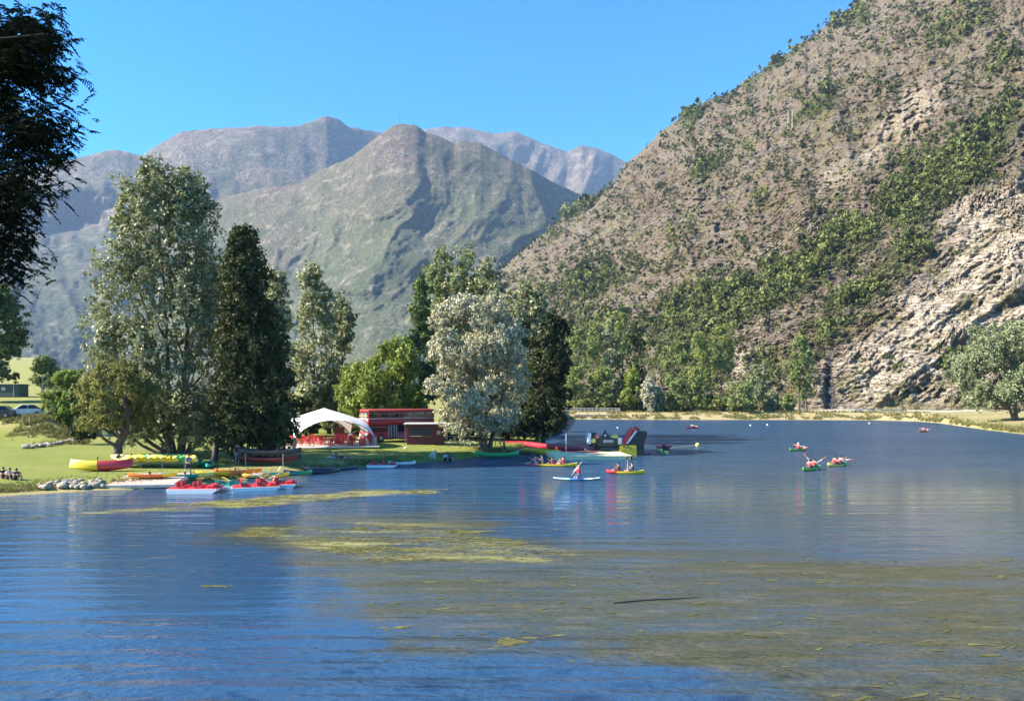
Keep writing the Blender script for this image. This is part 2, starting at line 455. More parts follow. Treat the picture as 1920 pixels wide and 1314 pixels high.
# floating algae: flecks and shreds on the surface of the weed bed
def flecks():
    N = 200000
    px = RNG.uniform(-250, 2100, N); py = RNG.uniform(905, 1330, N)
    D = H * F / (py - CY); x = (px - CX) / F * D
    bed, strip, _ = weed_at(x, D)
    nz = fbm(x * .22, D * .9, s=41, o=4); n2 = fbm(x * 1.2, D * 3, s=77, o=2)
    w = np.clip(bed - .35, 0, 1) * (.10 + sstep(.46, .66, nz) * .7) + sstep(.45, .7, strip) * sstep(.38, .52, nz) * 1.3
    keep = RNG.random(N) < w * sstep(.35, .6, n2) * np.where(strip > .7, .8, .07)
    x, D = x[keep], D[keep]; n_ = len(x)
    sz = RNG.gamma(2.0, .016, n_) * np.clip(D / 30, .6, 2.2) + .01; el = RNG.uniform(1.0, 5.0, n_); rot = RNG.normal(.08, .25, n_)
    ang = np.linspace(0, 2 * np.pi, 6, endpoint=False)
    rad = RNG.uniform(.5, 1.2, (n_, 6))
    lx = np.cos(ang) * rad * (sz * el)[:, None]; ly = np.sin(ang) * rad * sz[:, None]
    c, s = np.cos(rot)[:, None], np.sin(rot)[:, None]
    V = np.stack([x[:, None] + lx * c - ly * s, D[:, None] + lx * s + ly * c, np.full((n_, 6), .006) + RNG.uniform(0, .01, (n_, 6))], 2).reshape(-1, 3)
    b = np.arange(n_)[:, None] * 6
    Fc = np.concatenate([b + np.array([[0, 1, 2, 3]]), b + np.array([[0, 3, 4, 5]])])
    return mesh_np('floating_algae', V, Fc, leaf_mat('algae', (.07, .07, .025), (.17, .16, .065), .1, .03, .4))
kind(link('floating_algae', flecks()), 'stuff', 'yellow green algae shreds floating over the submerged weed bed')

# ------------------------------------------------------------------ mountains and the rocky hillside
def skyline(name, sky_pts, D0, D1, px0, px1, nc, nr, rel, seed, mat_, base_py=752, g=1.0, extra=None, ridge_rough=1.2):
    pxs = np.linspace(px0, px1, nc); t = np.linspace(0, 1, nr)
    sp = np.array(sky_pts, float)
    top = np.interp(pxs, sp[:, 0], sp[:, 1]) + ridge_rough * 2 * (fbm(pxs * .06, pxs * 0 + seed, o=4, s=seed) - .5) * 2.4
    T, PXm = np.meshgrid(t, pxs, indexing='ij')
    PY = base_py + (top[None, :] - base_py) * T
    d0 = np.interp(pxs, *zip(*D0)) if isinstance(D0, list) else np.full(nc, D0)
    d1 = np.interp(pxs, *zip(*D1)) if isinstance(D1, list) else np.full(nc, D1)
    D = d0[None] + (d1 - d0)[None] * T ** g
    D = D + rel(PXm, PY, T, D)
    if extra: D = D + extra(PXm, PY, T)
    V = np.stack([(PXm - CX) / F * D, D, H - (PY - CY) / F * D], 2)
    # the far side of the ridge falls away behind it
    back = V[-1].copy(); back2 = back.copy()
    back[:, 1] += .12 * d1; back[:, 2] -= .02 * d1; back2[:, 1] += .5 * d1; back2[:, 2] = np.minimum(back2[:, 2] * .3, back2[:, 2])
    V = np.concatenate([V, back[None], back2[None]])
    return V, PXm, PY, T, mat_

def mountain_mat(name, lowg, mid, top, z0, z1, sp):
    m, n, l = node_mat(name); b = n['Principled BSDF']
    tc = n.new('ShaderNodeTexCoord').outputs['Object']
    sep = n.new('ShaderNodeSeparateXYZ'); l.new(tc, sep.inputs[0])
    big = noise(n, l, tc, .0022, 5, .6); bush = noise(n, l, tc, sp * 2.2, 4, .75); bush2 = noise(n, l, tc, sp * .33, 5, .7)
    hz = mth(n, l, 'ADD', ramp(n, l, sep.outputs[2], z0, z1), mth(n, l, 'MULTIPLY', mth(n, l, 'SUBTRACT', big, .5), 1.5))
    c = hexmix(n, l, ramp(n, l, hz, .25, .6), lowg, mid); c = hexmix(n, l, ramp(n, l, hz, .62, .95), c, top)
    c = hexmix(n, l, ramp(n, l, bush, .44, .56, 0, .85), c, (.032, .042, .022))
    c = hexmix(n, l, ramp(n, l, bush2, .54, .68, 0, .7), c, (.24, .205, .155))
    c = hexmix(n, l, ramp(n, l, noise(n, l, tc, .006, 5, .65), .5, .68, 0, .6), c, (.07, .085, .04))
    c = hexmix(n, l, ramp(n, l, noise(n, l, tc, .0042, 8, .7), .52, .60, 0, .6), c, (.034, .045, .024))
    c = hexmix(n, l, ramp(n, l, noise(n, l, mapping(n, l, tc, (1, 1, 2.2)), .011, 7, .74), .58, .64, 0, .6), c, (.23, .19, .15))
    l.new(c, b.inputs['Base Color']); b.inputs['Roughness'].default_value = 1; b.inputs['Specular IOR Level'].default_value = .05
    bp = n.new('ShaderNodeBump'); bp.inputs['Strength'].default_value = .7; bp.inputs['Distance'].default_value = .5 / sp
    l.new(mth(n, l, 'ADD', bush, bush2), bp.inputs['Height']); l.new(bp.outputs[0], b.inputs['Normal'])
    return m

def relA(px, py, T, D):
    x = (px - CX) / F * D; z = H - (py - CY) / F * D
    e = np.sin(np.pi * np.clip(T * .9 + .1, 0, 1)) ** .5
    sk = px + .55 * (py - 400) + 130 * (fbm(px * .008, py * .010, s=44, o=3) - .5)                                # spurs run down to the right
    r = ridged(sk * .0062, py * .0042, o=5, s=21) * 120 + ridged(sk * .02, py * .018, o=4, s=8) * 34
    return -e * (r + 12 * fbm(px * .09, py * .09, s=3, o=3)) + 80
def exA(px, py, T):
    return 3.0 * np.maximum(0, px - (985 + .35 * (py - 300))) * sstep(300, 360, py) + 1.2 * np.maximum(0, 700 - px)
M_MA = mountain_mat('mountain_heath', (.10, .105, .065), (.125, .11, .075), (.155, .11, .095), 150, 1000, .055)
skyA = [(300, 420), (420, 372), (480, 352), (560, 345), (600, 320), (650, 300), (700, 262), (735, 236), (755, 232), (775, 234), (800, 248), (850, 268), (870, 265), (900, 268), (940, 290), (980, 310), (1020, 332), (1060, 352), (1110, 378), (1160, 420), (1250, 500), (1400, 600), (1600, 720)]
VA, *_ = skyline('m', skyA, 1500, 2600, 250, 1600, 420, 230, relA, 4, M_MA, 748, .9, exA)
kind(link('mountain', mesh_np('mountain', VA.reshape(-1, 3), grid_faces(*VA.shape[:2]), M_MA, True)), 'structure')
def relB(px, py, T, D):
    e = np.sin(np.pi * np.clip(T * .88 + .12, 0, 1)) ** .5
    sk = px - .5 * (py - 300)
    r = ridged(sk * .0052, py * .0034, o=5, s=31) * 300 + ridged(px * .024, py * .022, o=4, s=18) * 85
    dome = 120 * np.exp(-(((px - 430) / 120) ** 2 + ((py - 270) / 45) ** 2))
    return -e * r * np.where(py < 320, .55, 1) + 120 - dome
def exB(px, py, T):
    k = np.exp(-(((px - 140) / 110) ** 2 + ((py - 420) / 50) ** 2))
    return 420 * k * (ridged(px * .03, py * .02, o=3, s=5) + .5) + 2.2 * np.maximum(0, px - 560)
M_MB = mountain_mat('mountain_far_heath', (.085, .09, .055), (.13, .105, .075), (.17, .125, .105), 250, 1500, .03)
skyB = [(-900, 420), (-400, 380), (-100, 345), (0, 325), (135, 300), (180, 288), (215, 281), (240, 284), (265, 293), (300, 270), (340, 246), (400, 241), (470, 237), (530, 237), (560, 238), (585, 226), (610, 218), (635, 224), (655, 237), (700, 246), (760, 262), (900, 320), (1100, 420)]
VB, *_ = skyline('m', skyB, 2600, 4300, -900, 1100, 420, 190, relB, 9, M_MB, 748, 1.0, exB)
kind(link('mountain', mesh_np('mountain', VB.reshape(-1, 3), grid_faces(*VB.shape[:2]), M_MB, True)), 'structure')
def relC(px, py, T, D):
    e = np.sin(np.pi * np.clip(T * .8 + .2, 0, 1)) ** .5
    r = ridged(px * .011 + py * .004, py * .006, o=5, s=61) * 420
    return -e * r + 160
skyC = [(700, 270), (800, 240), (850, 238), (890, 243), (925, 250), (965, 247), (1000, 262), (1040, 277), (1065, 283), (1090, 272), (1115, 276), (1150, 290), (1185, 311), (1230, 340), (1400, 440)]
VC, *_ = skyline('m', skyC, 4200, 5400, 650, 1500, 240, 120, relC, 14, M_MB, 600, 1.0)
kind(link('mountain', mesh_np('mountain', VC.reshape(-1, 3), grid_faces(*VC.shape[:2]), M_MB, True)), 'structure')

# right: rock and scrub
def blobs(px, py, L):
    r = np.zeros(np.broadcast(px, py).shape)
    for cx, cy, rx, ry, an, w in L:
        c, s = math.cos(math.radians(an)), math.sin(math.radians(an))
        u = ((px - cx) * c - (py - cy) * s) / rx; v = ((px - cx) * s + (py - cy) * c) / ry
        r = np.maximum(r, w * np.exp(-(u * u + v * v) ** 1.3))
    return r
# (centre x, centre y, radius along, radius across, rising angle, weight) in photo pixels
PALE = [(1800, 620, 260, 110, 35, 1.0), (1880, 470, 120, 130, 40, 1.0), (1650, 690, 160, 70, 25, .85), (1380, 690, 60, 40, 30, .8), (1690, 230, 130, 40, 45, .6), (1450, 470, 110, 26, 25, .35), (1330, 600, 60, 20, 25, .6), (1180, 520, 70, 20, 15, .35), (1230, 640, 30, 25, 40, .9), (1560, 340, 60, 40, 40, .35)]
VEG = [(1780, 320, 110, 55, 32, 1.25), (1700, 385, 60, 60, 60, 1.0), (1560, 470, 120, 38, 32, 1.15), (1470, 530, 110, 40, 24, 1.0), (1330, 590, 130, 45, 18, 1.1), (1600, 560, 70, 28, 30, .9), (1700, 470, 70, 34, 35, .9), (1110, 530, 80, 28, 12, 1.0), (1530, 200, 70, 20, 35, .75), (1320, 320, 40, 20, 20, .7), (1320, 680, 70, 60, 20, 1.0), (1250, 650, 60, 50, 10, 1.0), (1420, 690, 40, 40, 10, .8), (1800, 60, 60, 30, 30, .8), (1600, 30, 40, 30, 30, .9), (1880, 240, 60, 36, 40, .8), (1130, 640, 100, 60, 0, .9), (1300, 215, 40, 16, 45, .8), (1450, 120, 90, 14, 36, .75), (1680, 690, 22, 18, 0, .8), (1785, 690, 36, 36, 10, .9), (1550, 615, 60, 24, 25, .7), (1090, 390, 60, 12, 35, .7), (1870, 120, 60, 30, 30, .6), (1030, 450, 50, 10, 38, .6)]
ridge = [(780, 745), (850, 600), (940, 500), (1000, 455), (1060, 405), (1110, 375), (1150, 345), (1180, 305), (1200, 290), (1250, 240), (1285, 208), (1340, 188), (1400, 150), (1440, 125), (1480, 100), (1540, 55), (1600, 12), (1640, -18), (1920, -240), (2300, -480), (3200, -700)]
hp = np.concatenate([np.linspace(780, 1970, 470), np.linspace(1980, 3200, 60)])
ht = np.linspace(0, 1, 390)
T, PXh = np.meshgrid(ht, hp, indexing='ij')
d0 = np.interp(hp, [780, 1000, 1060, 1150, 1300, 1500, 1920, 3200], [560, 480, 440, 390, 325, 272, 240, 190])
d1 = np.interp(hp, [780, 940, 1190, 1480, 1920, 3200], [1150, 1100, 1050, 1000, 950, 700])
base_py = CY + F * (6.4 - 1.7) / d0
rp = np.array(ridge, float)
toph = np.interp(hp, rp[:, 0], rp[:, 1]) + 20 * (fbm(hp * .03, hp * 0, o=6, s=2, g=.62) - .5)
PYh = base_py[None] + (toph - base_py)[None] * T
Dh = 1 / (1 / d0[None] + (1 / d1 - 1 / d0)[None] * T)
Xh = (PXh - CX) / F * Dh; Zh = H - (PYh - CY) / F * Dh
edge = sstep(0, .04, T) * (1 - .6 * sstep(.95, 1, T))
al, ac = PXh * .80 - PYh * .60, PXh * .60 + PYh * .80
kr = sstep(1380, 1700, PXh) * sstep(330, 520, PYh + .3 * (PXh - 1600))
gul = ridged(PXh * .0085 - PYh * .003, PYh * .0045 + 3, o=4, s=71) * (1 - kr) + kr * (.25 + .6 * ridged(al * .0035, ac * .011, o=5, s=72))
Dh = Dh - edge * 30 * (gul - .5) * Dh / 350
dip = math.radians(34) * sstep(1450, 1750, PXh + .5 * (PYh - 400)) * sstep(250, 500, PYh) - math.radians(6) + .25 * (fbm(PXh * .006, PYh * .006, s=9, o=2) - .5)
sc = Dh / F                                             # metres per photo pixel: strata thickness in real size
def strata(w, amp, seed, wob):
    ph = (-(PYh * np.cos(dip)) - PXh * np.sin(dip)) / w + wob * fbm(PXh * .02, PYh * .02, s=seed, o=3) + .8 * fbm(PXh * .11, PYh * .11, s=seed + 3, o=2)
    fr = ph - np.floor(ph); k = hash3(np.floor(ph), np.floor(PXh * .02 + 2 * fbm(PXh * .05, PYh * .05, s=seed + 9)), np.zeros_like(ph), seed)
    saw = np.where(fr < .8, fr / .8, (1 - fr) / .2)
    return amp * (saw - .5) * (.25 + 1.1 * k)
pale = np.clip(blobs(PXh, PYh, PALE) * (.55 + .9 * fbm(PXh * .02, PYh * .03, s=15, o=3)), 0, 1)
veg = np.clip(blobs(PXh, PYh, VEG) * (.35 + 1.3 * fbm(PXh * .022, PYh * .03, s=25, o=4)), 0, 1)
rocky = .45 + .75 * sstep(.42, .6, fbm(PXh * .01, PYh * .014, s=33, o=3))
Dh = Dh + edge * rocky * Dh / 330 * (strata(15, 3.0, 101, 1.8) + strata(6.5, 2.0, 131, 1.4) * (1 + .5 * pale))
Dh = Dh - edge * 9 * (1 - .5 * kr) * Dh / 330 * (fbm(PXh * .04, PYh * .05, s=55, o=5, g=.6) - .5) - edge * Dh / 330 * 7 * (1 - .8 * kr) * (ridged(PXh * .05 + PYh * .02, PYh * .09, o=3, s=58) - .5) - edge * Dh / 330 * 3.0 * (1 - .6 * kr) * (fbm(PXh * .15, PYh * .25, s=57, o=2) - .5) - edge * kr * 5 * (ridged(al * .02, ac * .06, o=4, s=59) - .5) - edge * kr * 4.5 * (fbm(al * .05, ac * .09, o=4, s=60, g=.65) - .5)
# the dark wet cleft by the road
cl = np.exp(-((PXh - 1556 - .08 * (PYh - 720)) / np.interp(PYh, [670, 700, 770], [4, 7, 13])) ** 4) * sstep(668, 690, PYh)
Dh = Dh + 2.0 * cl * (.6 + .8 * fbm(PXh * .2, PYh * .05, s=6, o=3))
Vh = np.stack([(PXh - CX) / F * Dh, Dh, H - (PYh - CY) / F * Dh], 2)
bk = Vh[-1].copy(); bk[:, 1] += 40; bk[:, 2] -= 12
bk2 = Vh[-1].copy(); bk2[:, 1] += 300; bk2[:, 2] *= .4
pad = np.zeros((2, len(hp)))
m, n, l = node_mat('rock_and_scrub'); b = n['Principled BSDF']
tc = n.new('ShaderNodeTexCoord').outputs['Object']
st = mapping(n, l, tc, (.25, .25, 1.3), (0, math.radians(-12), 0)); st2 = mapping(n, l, tc, (.35, .35, 1.6), (0, math.radians(-30), 0))
ns = noise(n, l, st, .55, 6, .7); nb = noise(n, l, tc, .03, 5, .6); nf = noise(n, l, tc, .7, 5, .7); ns2 = noise(n, l, st2, .5, 6, .68)
rock = hexmix(n, l, ramp(n, l, ns, .35, .66), (.085, .073, .058), (.36, .30, .23))
rock = hexmix(n, l, ramp(n, l, nb, .4, .62, 0, .75), rock, (.17, .12, .08))
palec = hexmix(n, l, ramp(n, l, ns2, .32, .62), (.31, .25, .18), (.68, .59, .46))
palec = hexmix(n, l, ramp(n, l, noise(n, l, tc, .022, 4, .6), .52, .68, 0, .6), palec, (.34, .22, .125))
a_p = n.new('ShaderNodeAttribute'); a_p.attribute_name = 'pale'
a_v = n.new('ShaderNodeAttribute'); a_v.attribute_name = 'veg'
a_c = n.new('ShaderNodeAttribute'); a_c.attribute_name = 'cleft'
c = hexmix(n, l, ramp(n, l, mth(n, l, 'ADD', a_p.outputs['Fac'], mth(n, l, 'MULTIPLY', mth(n, l, 'SUBTRACT', nf, .5), .9)), .2, .75), rock, palec)
grass = hexmix(n, l, nf, (.11, .12, .038), (.25, .205, .09))
c = hexmix(n, l, ramp(n, l, noise(n, l, tc, .05, 7, .76), .50, .60, 0, .85), c, grass)
vegc = hexmix(n, l, ramp(n, l, nf, .35, .65), (.040, .055, .018), (.12, .13, .04))
c = hexmix(n, l, ramp(n, l, mth(n, l, 'ADD', a_v.outputs['Fac'], mth(n, l, 'MULTIPLY', mth(n, l, 'SUBTRACT', nf, .5), .8)), .3, .7, 0, .85), c, vegc)
c = hexmix(n, l, ramp(n, l, noise(n, l, mapping(n, l, tc, (.6, .6, 1.6), (0, math.radians(-20), 0)), .9, 6, .78), .56, .64, 0, .75), c, (.042, .038, .033))  # dark specks painted in for crevice shade and small shrubs
vor = n.new('ShaderNodeTexVoronoi'); vor.feature = 'DISTANCE_TO_EDGE'; vor.inputs['Scale'].default_value = .34
wob = n.new('ShaderNodeVectorMath'); wob.operation = 'ADD'
nv = n.new('ShaderNodeTexNoise'); nv.inputs['Scale'].default_value = .35; nv.inputs['Detail'].default_value = 4; l.new(tc, nv.inputs['Vector'])
wsc = n.new('ShaderNodeVectorMath'); wsc.operation = 'SCALE'; wsc.inputs[3].default_value = 3.0; l.new(nv.outputs['Color'], wsc.inputs[0])
l.new(st2, wob.inputs[0]); l.new(wsc.outputs[0], wob.inputs[1]); l.new(wob.outputs[0], vor.inputs['Vector'])
crack = ramp(n, l, vor.outputs['Distance'], .0, .10, 1, 0)
c = hexmix(n, l, mth(n, l, 'MULTIPLY', crack, .6), c, (.050, .042, .034))
wet = hexmix(n, l, ramp(n, l, noise(n, l, mapping(n, l, tc, (1, 1, .18)), 1.1, 4, .7), .5, .66), (.05, .047, .045), (.36, .34, .31))
c = hexmix(n, l, a_c.outputs['Fac'], c, wet)
l.new(c, b.inputs['Base Color']); b.inputs['Roughness'].default_value = .95; b.inputs['Specular IOR Level'].default_value = .15
bp = n.new('ShaderNodeBump'); bp.inputs['Strength'].default_value = 1.0; bp.inputs['Distance'].default_value = 2.4
l.new(mth(n, l, 'SUBTRACT', mth(n, l, 'ADD', mth(n, l, 'ADD', ns, ns2), mth(n, l, 'MULTIPLY', nf, .6)), mth(n, l, 'MULTIPLY', crack, .45)), bp.inputs['Height']); l.new(bp.outputs[0], b.inputs['Normal'])
M_HILL = m
V = np.concatenate([Vh, bk[None], bk2[None]])
cat2 = lambda a: np.concatenate([a, pad])
hill = link('hillside', mesh_np('hillside', V.reshape(-1, 3), grid_faces(*V.shape[:2]), M_HILL, False, {'pale': cat2(pale), 'veg': cat2(veg), 'cleft': cat2(np.clip(cl * 1.4, 0, 1))}))
kind(hill, 'structure')
def hill_point(px, py):
    j = int(np.argmin(np.abs(hp - px))); i = int(np.argmin(np.abs(PYh[:, j] - py)))
    return Vector(Vh[i, j])

# air: one closed box of thin haze round everything
hz, n, l = node_mat('haze'); n.remove(n['Principled BSDF'])
pv = n.new('ShaderNodeVolumePrincipled'); pv.inputs['Color'].default_value = (.42, .64, 1.0, 1); pv.inputs['Density'].default_value = 5.4e-5
pv.inputs['Anisotropy'].default_value = 0.0
l.new(pv.outputs[0], n['Material Output'].inputs['Volume'])
hb = MB(); hb.box((500, 4100, 1100), (14400, 9400, 2240))
ho = link('haze', hb.mesh('haze', hz)); kind(ho, 'stuff', 'thin blue air between here and the mountains')
# ------------------------------------------------------------------ trees
LM_POPLAR = leaf_mat('poplar_leaf', (.050, .064, .022), (.22, .23, .11), .25, .16, .3, (.46, .46, .34), gain=1.6)
LM_POPLAR2 = leaf_mat('pale_poplar_leaf', (.075, .088, .028), (.27, .27, .12), .25, .16, .3, (.48, .48, .38), gain=1.6)
LM_YOUNG = leaf_mat('fresh_green_leaf', (.075, .105, .018), (.20, .24, .050), .35, .08, .3, gain=1.6)
LM_DARK = leaf_mat('dark_green_leaf', (.018, .027, .011), (.085, .10, .038), .2, .06, .3)  # dark species green, also deepened to carry the trees' shade
LM_SILVER = leaf_mat('silver_leaf', (.17, .168, .085), (.43, .415, .27), .2, .12, .3, (.6, .6, .53), gain=1.3)
LM_WILLOW = leaf_mat('grey_green_leaf', (.075, .095, .045), (.19, .21, .11), .25, .08, .3, gain=1.6)
LM_FEATHER = leaf_mat('yellow_green_leaf', (.07, .082, .020), (.20, .19, .065), .35, .06, .3, gain=1.6)
LM_FAR = leaf_mat('bank_poplar_leaf', (.060, .088, .025), (.19, .215, .070), .25, .08, .2, gain=1.6)
LM_FARLIGHT = leaf_mat('bank_light_leaf', (.085, .11, .028), (.21, .23, .070), .3, .06, .2, gain=1.6)
LM_SCRUB = leaf_mat('scrub_leaf', (.030, .040, .014), (.095, .105, .036), .15, .05, .05, gain=1.25)
LM_SCRUB2 = leaf_mat('light_scrub_leaf', (.060, .075, .022), (.14, .155, .050), .2, .05, .05, gain=1.6)
LM_ASH = leaf_mat('shaded_ash_leaf', (.010, .014, .008), (.022, .030, .014), .08, .04, .8)  # near black: the crown's shade is put into the leaf colour

def leaf_quads(C, Nrm, size, rng, elong=1.6, tri=False, droop=0.0):
    n_ = len(C)
    t = rng.normal(size=(n_, 3)); t[:, 2] -= droop
    t -= Nrm * (t * Nrm).sum(1, keepdims=True); t /= np.linalg.norm(t, axis=1, keepdims=True) + 1e-9
    b = np.cross(Nrm, t)
    s = (size * rng.uniform(.6, 1.35, n_))[:, None]
    fold = Nrm * s * rng.uniform(-.25, .25, (n_, 1))
    if tri:
        V = np.stack([C + t * s * elong * .6, C - t * s * .5 + b * s * .6, C - t * s * .5 - b * s * .6], 1).reshape(-1, 3)
        return V, np.arange(n_ * 3).reshape(-1, 3)
    V = np.stack([C + t * s * elong * .6, C + b * s * .5 + fold, C - t * s * elong * .6, C - b * s * .5 + fold], 1).reshape(-1, 3)
    return V, np.arange(n_ * 4).reshape(-1, 4)

def lobes_from_profile(prof, D, rng, nl, rmin, rmax, zs, depth, cxp):
    """prof: (py, left px, right px) outline; returns lobes (local x, y, z, r) about the trunk column cxp at distance D"""
    pr = sorted(prof); ys = [p[0] for p in pr]
    k = D / F; L = []
    hgt = ys[-1] - ys[0]
    tries = 0
    while len(L) < nl and tries < nl * 40:
        tries += 1
        py = ys[0] + hgt * rng.random()
        l_ = np.interp(py, ys, [p[1] for p in pr]); r_ = np.interp(py, ys, [p[2] for p in pr])
        w = (r_ - l_) / 2
        if rng.random() > (w / max((p[2] - p[1]) / 2 for p in pr)) ** .7 + .12: continue
        rad = min(w, rng.uniform(rmin, rmax) / k)
        room = max(w - rad * .82, 0)
        # biased to the outside of the crown
        a = rng.uniform(0, 2 * math.pi); q = rng.random() ** .25
        x = (l_ + r_) / 2 + room * q * math.cos(a) - cxp; y = room * q * math.sin(a) * depth
        pyc = min(max(py, ys[0] + rad * zs * .85), ys[-1] - rad * min(zs, 1.2) * .85)
        L.append((x * k, y * k, H - (pyc - CY) * k, rad * k))
    return L

def crown_mesh(name, lobes, rng, nleaf, leaf, zs, mat_, elong=1.6, tri=False, shell=.5, clump=.22, droop=0.0, top_bias=.25):
    lob = np.array(lobes); wgt = lob[:, 3] ** 2; wgt /= wgt.sum()
    per = 22
    nc = max(1, nleaf // per)
    li = rng.choice(len(lob), nc, p=wgt)
    d = rng.normal(size=(nc, 3)); d[:, 2] += top_bias; d /= np.linalg.norm(d, axis=1, keepdims=True)
    rr = rng.random(nc) ** shell
    lump = .78 + .44 * vnoise(d[:, 0] * 2.2 + li * 7.1, d[:, 1] * 2.2, d[:, 2] * 2.2, 3)
    sc3 = np.stack([np.ones(nc), np.ones(nc), np.full(nc, zs)], 1)
    cc = lob[li, :3] + d * sc3 * (lob[li, 3] * rr * lump)[:, None]
    cr = clump * lob[li, 3] * rng.uniform(.5, 1.2, nc)
    C = np.repeat(cc, per, 0) + rng.normal(size=(nc * per, 3)) * np.repeat(cr, per)[:, None] * .55 * np.array([1, 1, 1 + droop])
    out = np.repeat(d, per, 0)
    N = out * .75 + rng.normal(size=C.shape) * .62 + np.array([0, 0, .15]); N /= np.linalg.norm(N, axis=1, keepdims=True)
    V, Fc = leaf_quads(C, N, leaf, rng, elong, tri, droop)
    return mesh_np(name, V, Fc, mat_)

def limb(mb, a, b, r0, r1, rng, sag=.12, n=5, k=6):
    a, b = Vector(a), Vector(b); L = (b - a).length
    pts, rs = [], []
    off = Vector(rng.normal(size=3)) * L * .05
    for i in range(n + 1):
        t = i / n
        p = a.lerp(b, t) + off * math.sin(math.pi * t) + Vector((0, 0, -sag * L * math.sin(math.pi * t)))
        pts.append(p); rs.append(r0 + (r1 - r0) * t)
    mb.tube(pts, rs, k)

def tree(name, label, D, px, prof, leafm, nleaf, leaf=.2, rl=(1.2, 2.6), nl=40, zs=1.4, depth=.9, trunks=None, r_trunk=.35, seed=1, barkm=None, cat='tree',
         elong=1.6, tri=False, group=None, top=None, shell=.5, clump=.22, droop=0.0, nb=14, lean_top=0.0, top_bias=.25):
    rng = np.random.default_rng(seed)
    base = GP(px, D); base.z -= .05
    lobes = lobes_from_profile(prof, D, rng, nl, rl[0], rl[1], zs, depth, px)
    lobes = [(x, y, z - base.z, r) for x, y, z, r in lobes]
    root = thing(name, label, cat, base, 0, group)
    ztop = max(l_[2] + l_[3] * .3 for l_ in lobes); zlow = min(l_[2] for l_ in lobes)
    mb = MB(); stems = trunks or [[(0, 0), (0, 1)]]
    # each stem: list of (sideways metres, share of the height); grows from the base up through the crown
    stempts = []
    for st in stems:
        yj = rng.normal() * .25
        pts = [Vector((x + rng.normal() * .05, yj + rng.normal() * .08, -.1 + (ztop * .9) * h)) for x, h in st]
        # densify
        P2 = []
        for a, b in zip(pts[:-1], pts[1:]):
            for i in range(4): P2.append(a.lerp(b, i / 4) + Vector(rng.normal(size=3)) * .05 * (1 if P2 else 0))
        P2.append(pts[-1])
        rs = [max(.03, r_trunk * (1.25 - .25 * min(1, i)) * (1 - .92 * i / (len(P2) - 1))) for i in range(len(P2))]
        mb.tube(P2, rs, 9); stempts.append((P2, rs))
    order = rng.permutation(len(lobes))[:nb]
    for i in order:
        x, y, z, r = lobes[i]
        sp, rs = min(stempts, key=lambda s: abs(s[0][-1].x - x) + abs(s[0][0].x - x))
        zs_ = max(zlow * .55, z - 1.0 * math.hypot(x, y) * (1.6 if zs > 1.2 else .8) - .5)
        j = min(range(len(sp)), key=lambda q: abs(sp[q].z - zs_))
        limb(mb, sp[j], (x, y, z), max(.04, rs[j] * .5), .025, rng)
    part('trunk', mb, barkm or BARK, root, True)
    part('crown', crown_mesh('crown', lobes, rng, nleaf, leaf, zs, leafm, elong, tri, shell, clump, droop, top_bias), leafm, root)
    return root

# left bank, from the lawn back
t_big = tree('poplar_tree', 'tallest broad poplar tree with flickering pale leaves on the left lawn', 72, 330,
     [(308, 262, 296), (325, 250, 350), (350, 232, 400), (390, 212, 412), (440, 198, 420), (480, 188, 432), (520, 164, 440), (570, 160, 448), (640, 158, 455), (700, 162, 460), (750, 164, 460), (790, 205, 450), (826, 280, 432)],
     LM_POPLAR, 88000, .175, (.9, 2.1), 200, 1.7, .8, [[(-.65, 0), (-.9, .45), (-1.8, 1)], [(.55, 0), (1.2, .5), (2.6, .95)], [(-.1, 0), (-2.2, .5), (-4.2, .75)]], .34, 3, nb=34)
t_dark = tree('dark_poplar_tree', 'dark shaded tree with narrow pointed top beside the tallest poplar', 67, 425,
     [(424, 447, 462), (445, 430, 482), (480, 420, 498), (520, 416, 500), (570, 412, 512), (620, 408, 528), (680, 398, 550), (735, 390, 570), (785, 388, 576), (825, 392, 560), (848, 470, 528)],
     LM_DARK, 72000, .18, (.9, 2.3), 130, 1.4, .9, [[(-1.1, 0), (-.6, .5), (0, .8)], [(.75, 0), (.9, .5), (1.1, 1)], [(1.25, 0), (1.6, .5), (2.2, .7)]], .26, 5, nb=22)
tree('poplar_tree', 'slim pale poplar just right of the dark pointed tree', 96, 520,
     [(484, 502, 514), (510, 496, 530), (560, 494, 545), (620, 490, 550), (690, 495, 560), (760, 490, 560), (800, 500, 556)],
     LM_POPLAR2, 13000, .24, (.9, 1.9), 34, 1.7, .9, None, .25, 8)
tree('poplar_tree', 'pale twin topped poplar behind the white tent', 110, 600,
     [(488, 571, 585), (515, 562, 602), (555, 552, 622), (600, 543, 640), (640, 538, 648), (690, 545, 650), (750, 555, 645), (800, 570, 640)],
     LM_POPLAR2, 22000, .25, (1.0, 2.1), 48, 1.8, .9, [[(-.8, 0), (-1.2, 1)], [(1.2, 0), (1.8, .8)]], .25, 9, nb=18)
tree('poplar_tree', 'darker green poplar right of the pale twin topped poplar', 116, 642,
     [(552, 634, 648), (575, 625, 662), (610, 615, 672), (660, 615, 673), (710, 612, 668), (760, 615, 660)],
     LM_POPLAR, 10000, .25, (1.0, 1.9), 26, 1.7, .9, None, .22, 10)
tree('locust_tree', 'rounded bright yellow green tree behind the red bus', 106, 735,
     [(636, 716, 758), (655, 686, 790), (685, 660, 806), (715, 634, 810), (745, 624, 812), (772, 630, 812), (800, 660, 800)],
     LM_YOUNG, 34000, .24, (1.0, 2.2), 60, .85, .9, None, .3, 12, droop=.5, nb=16)
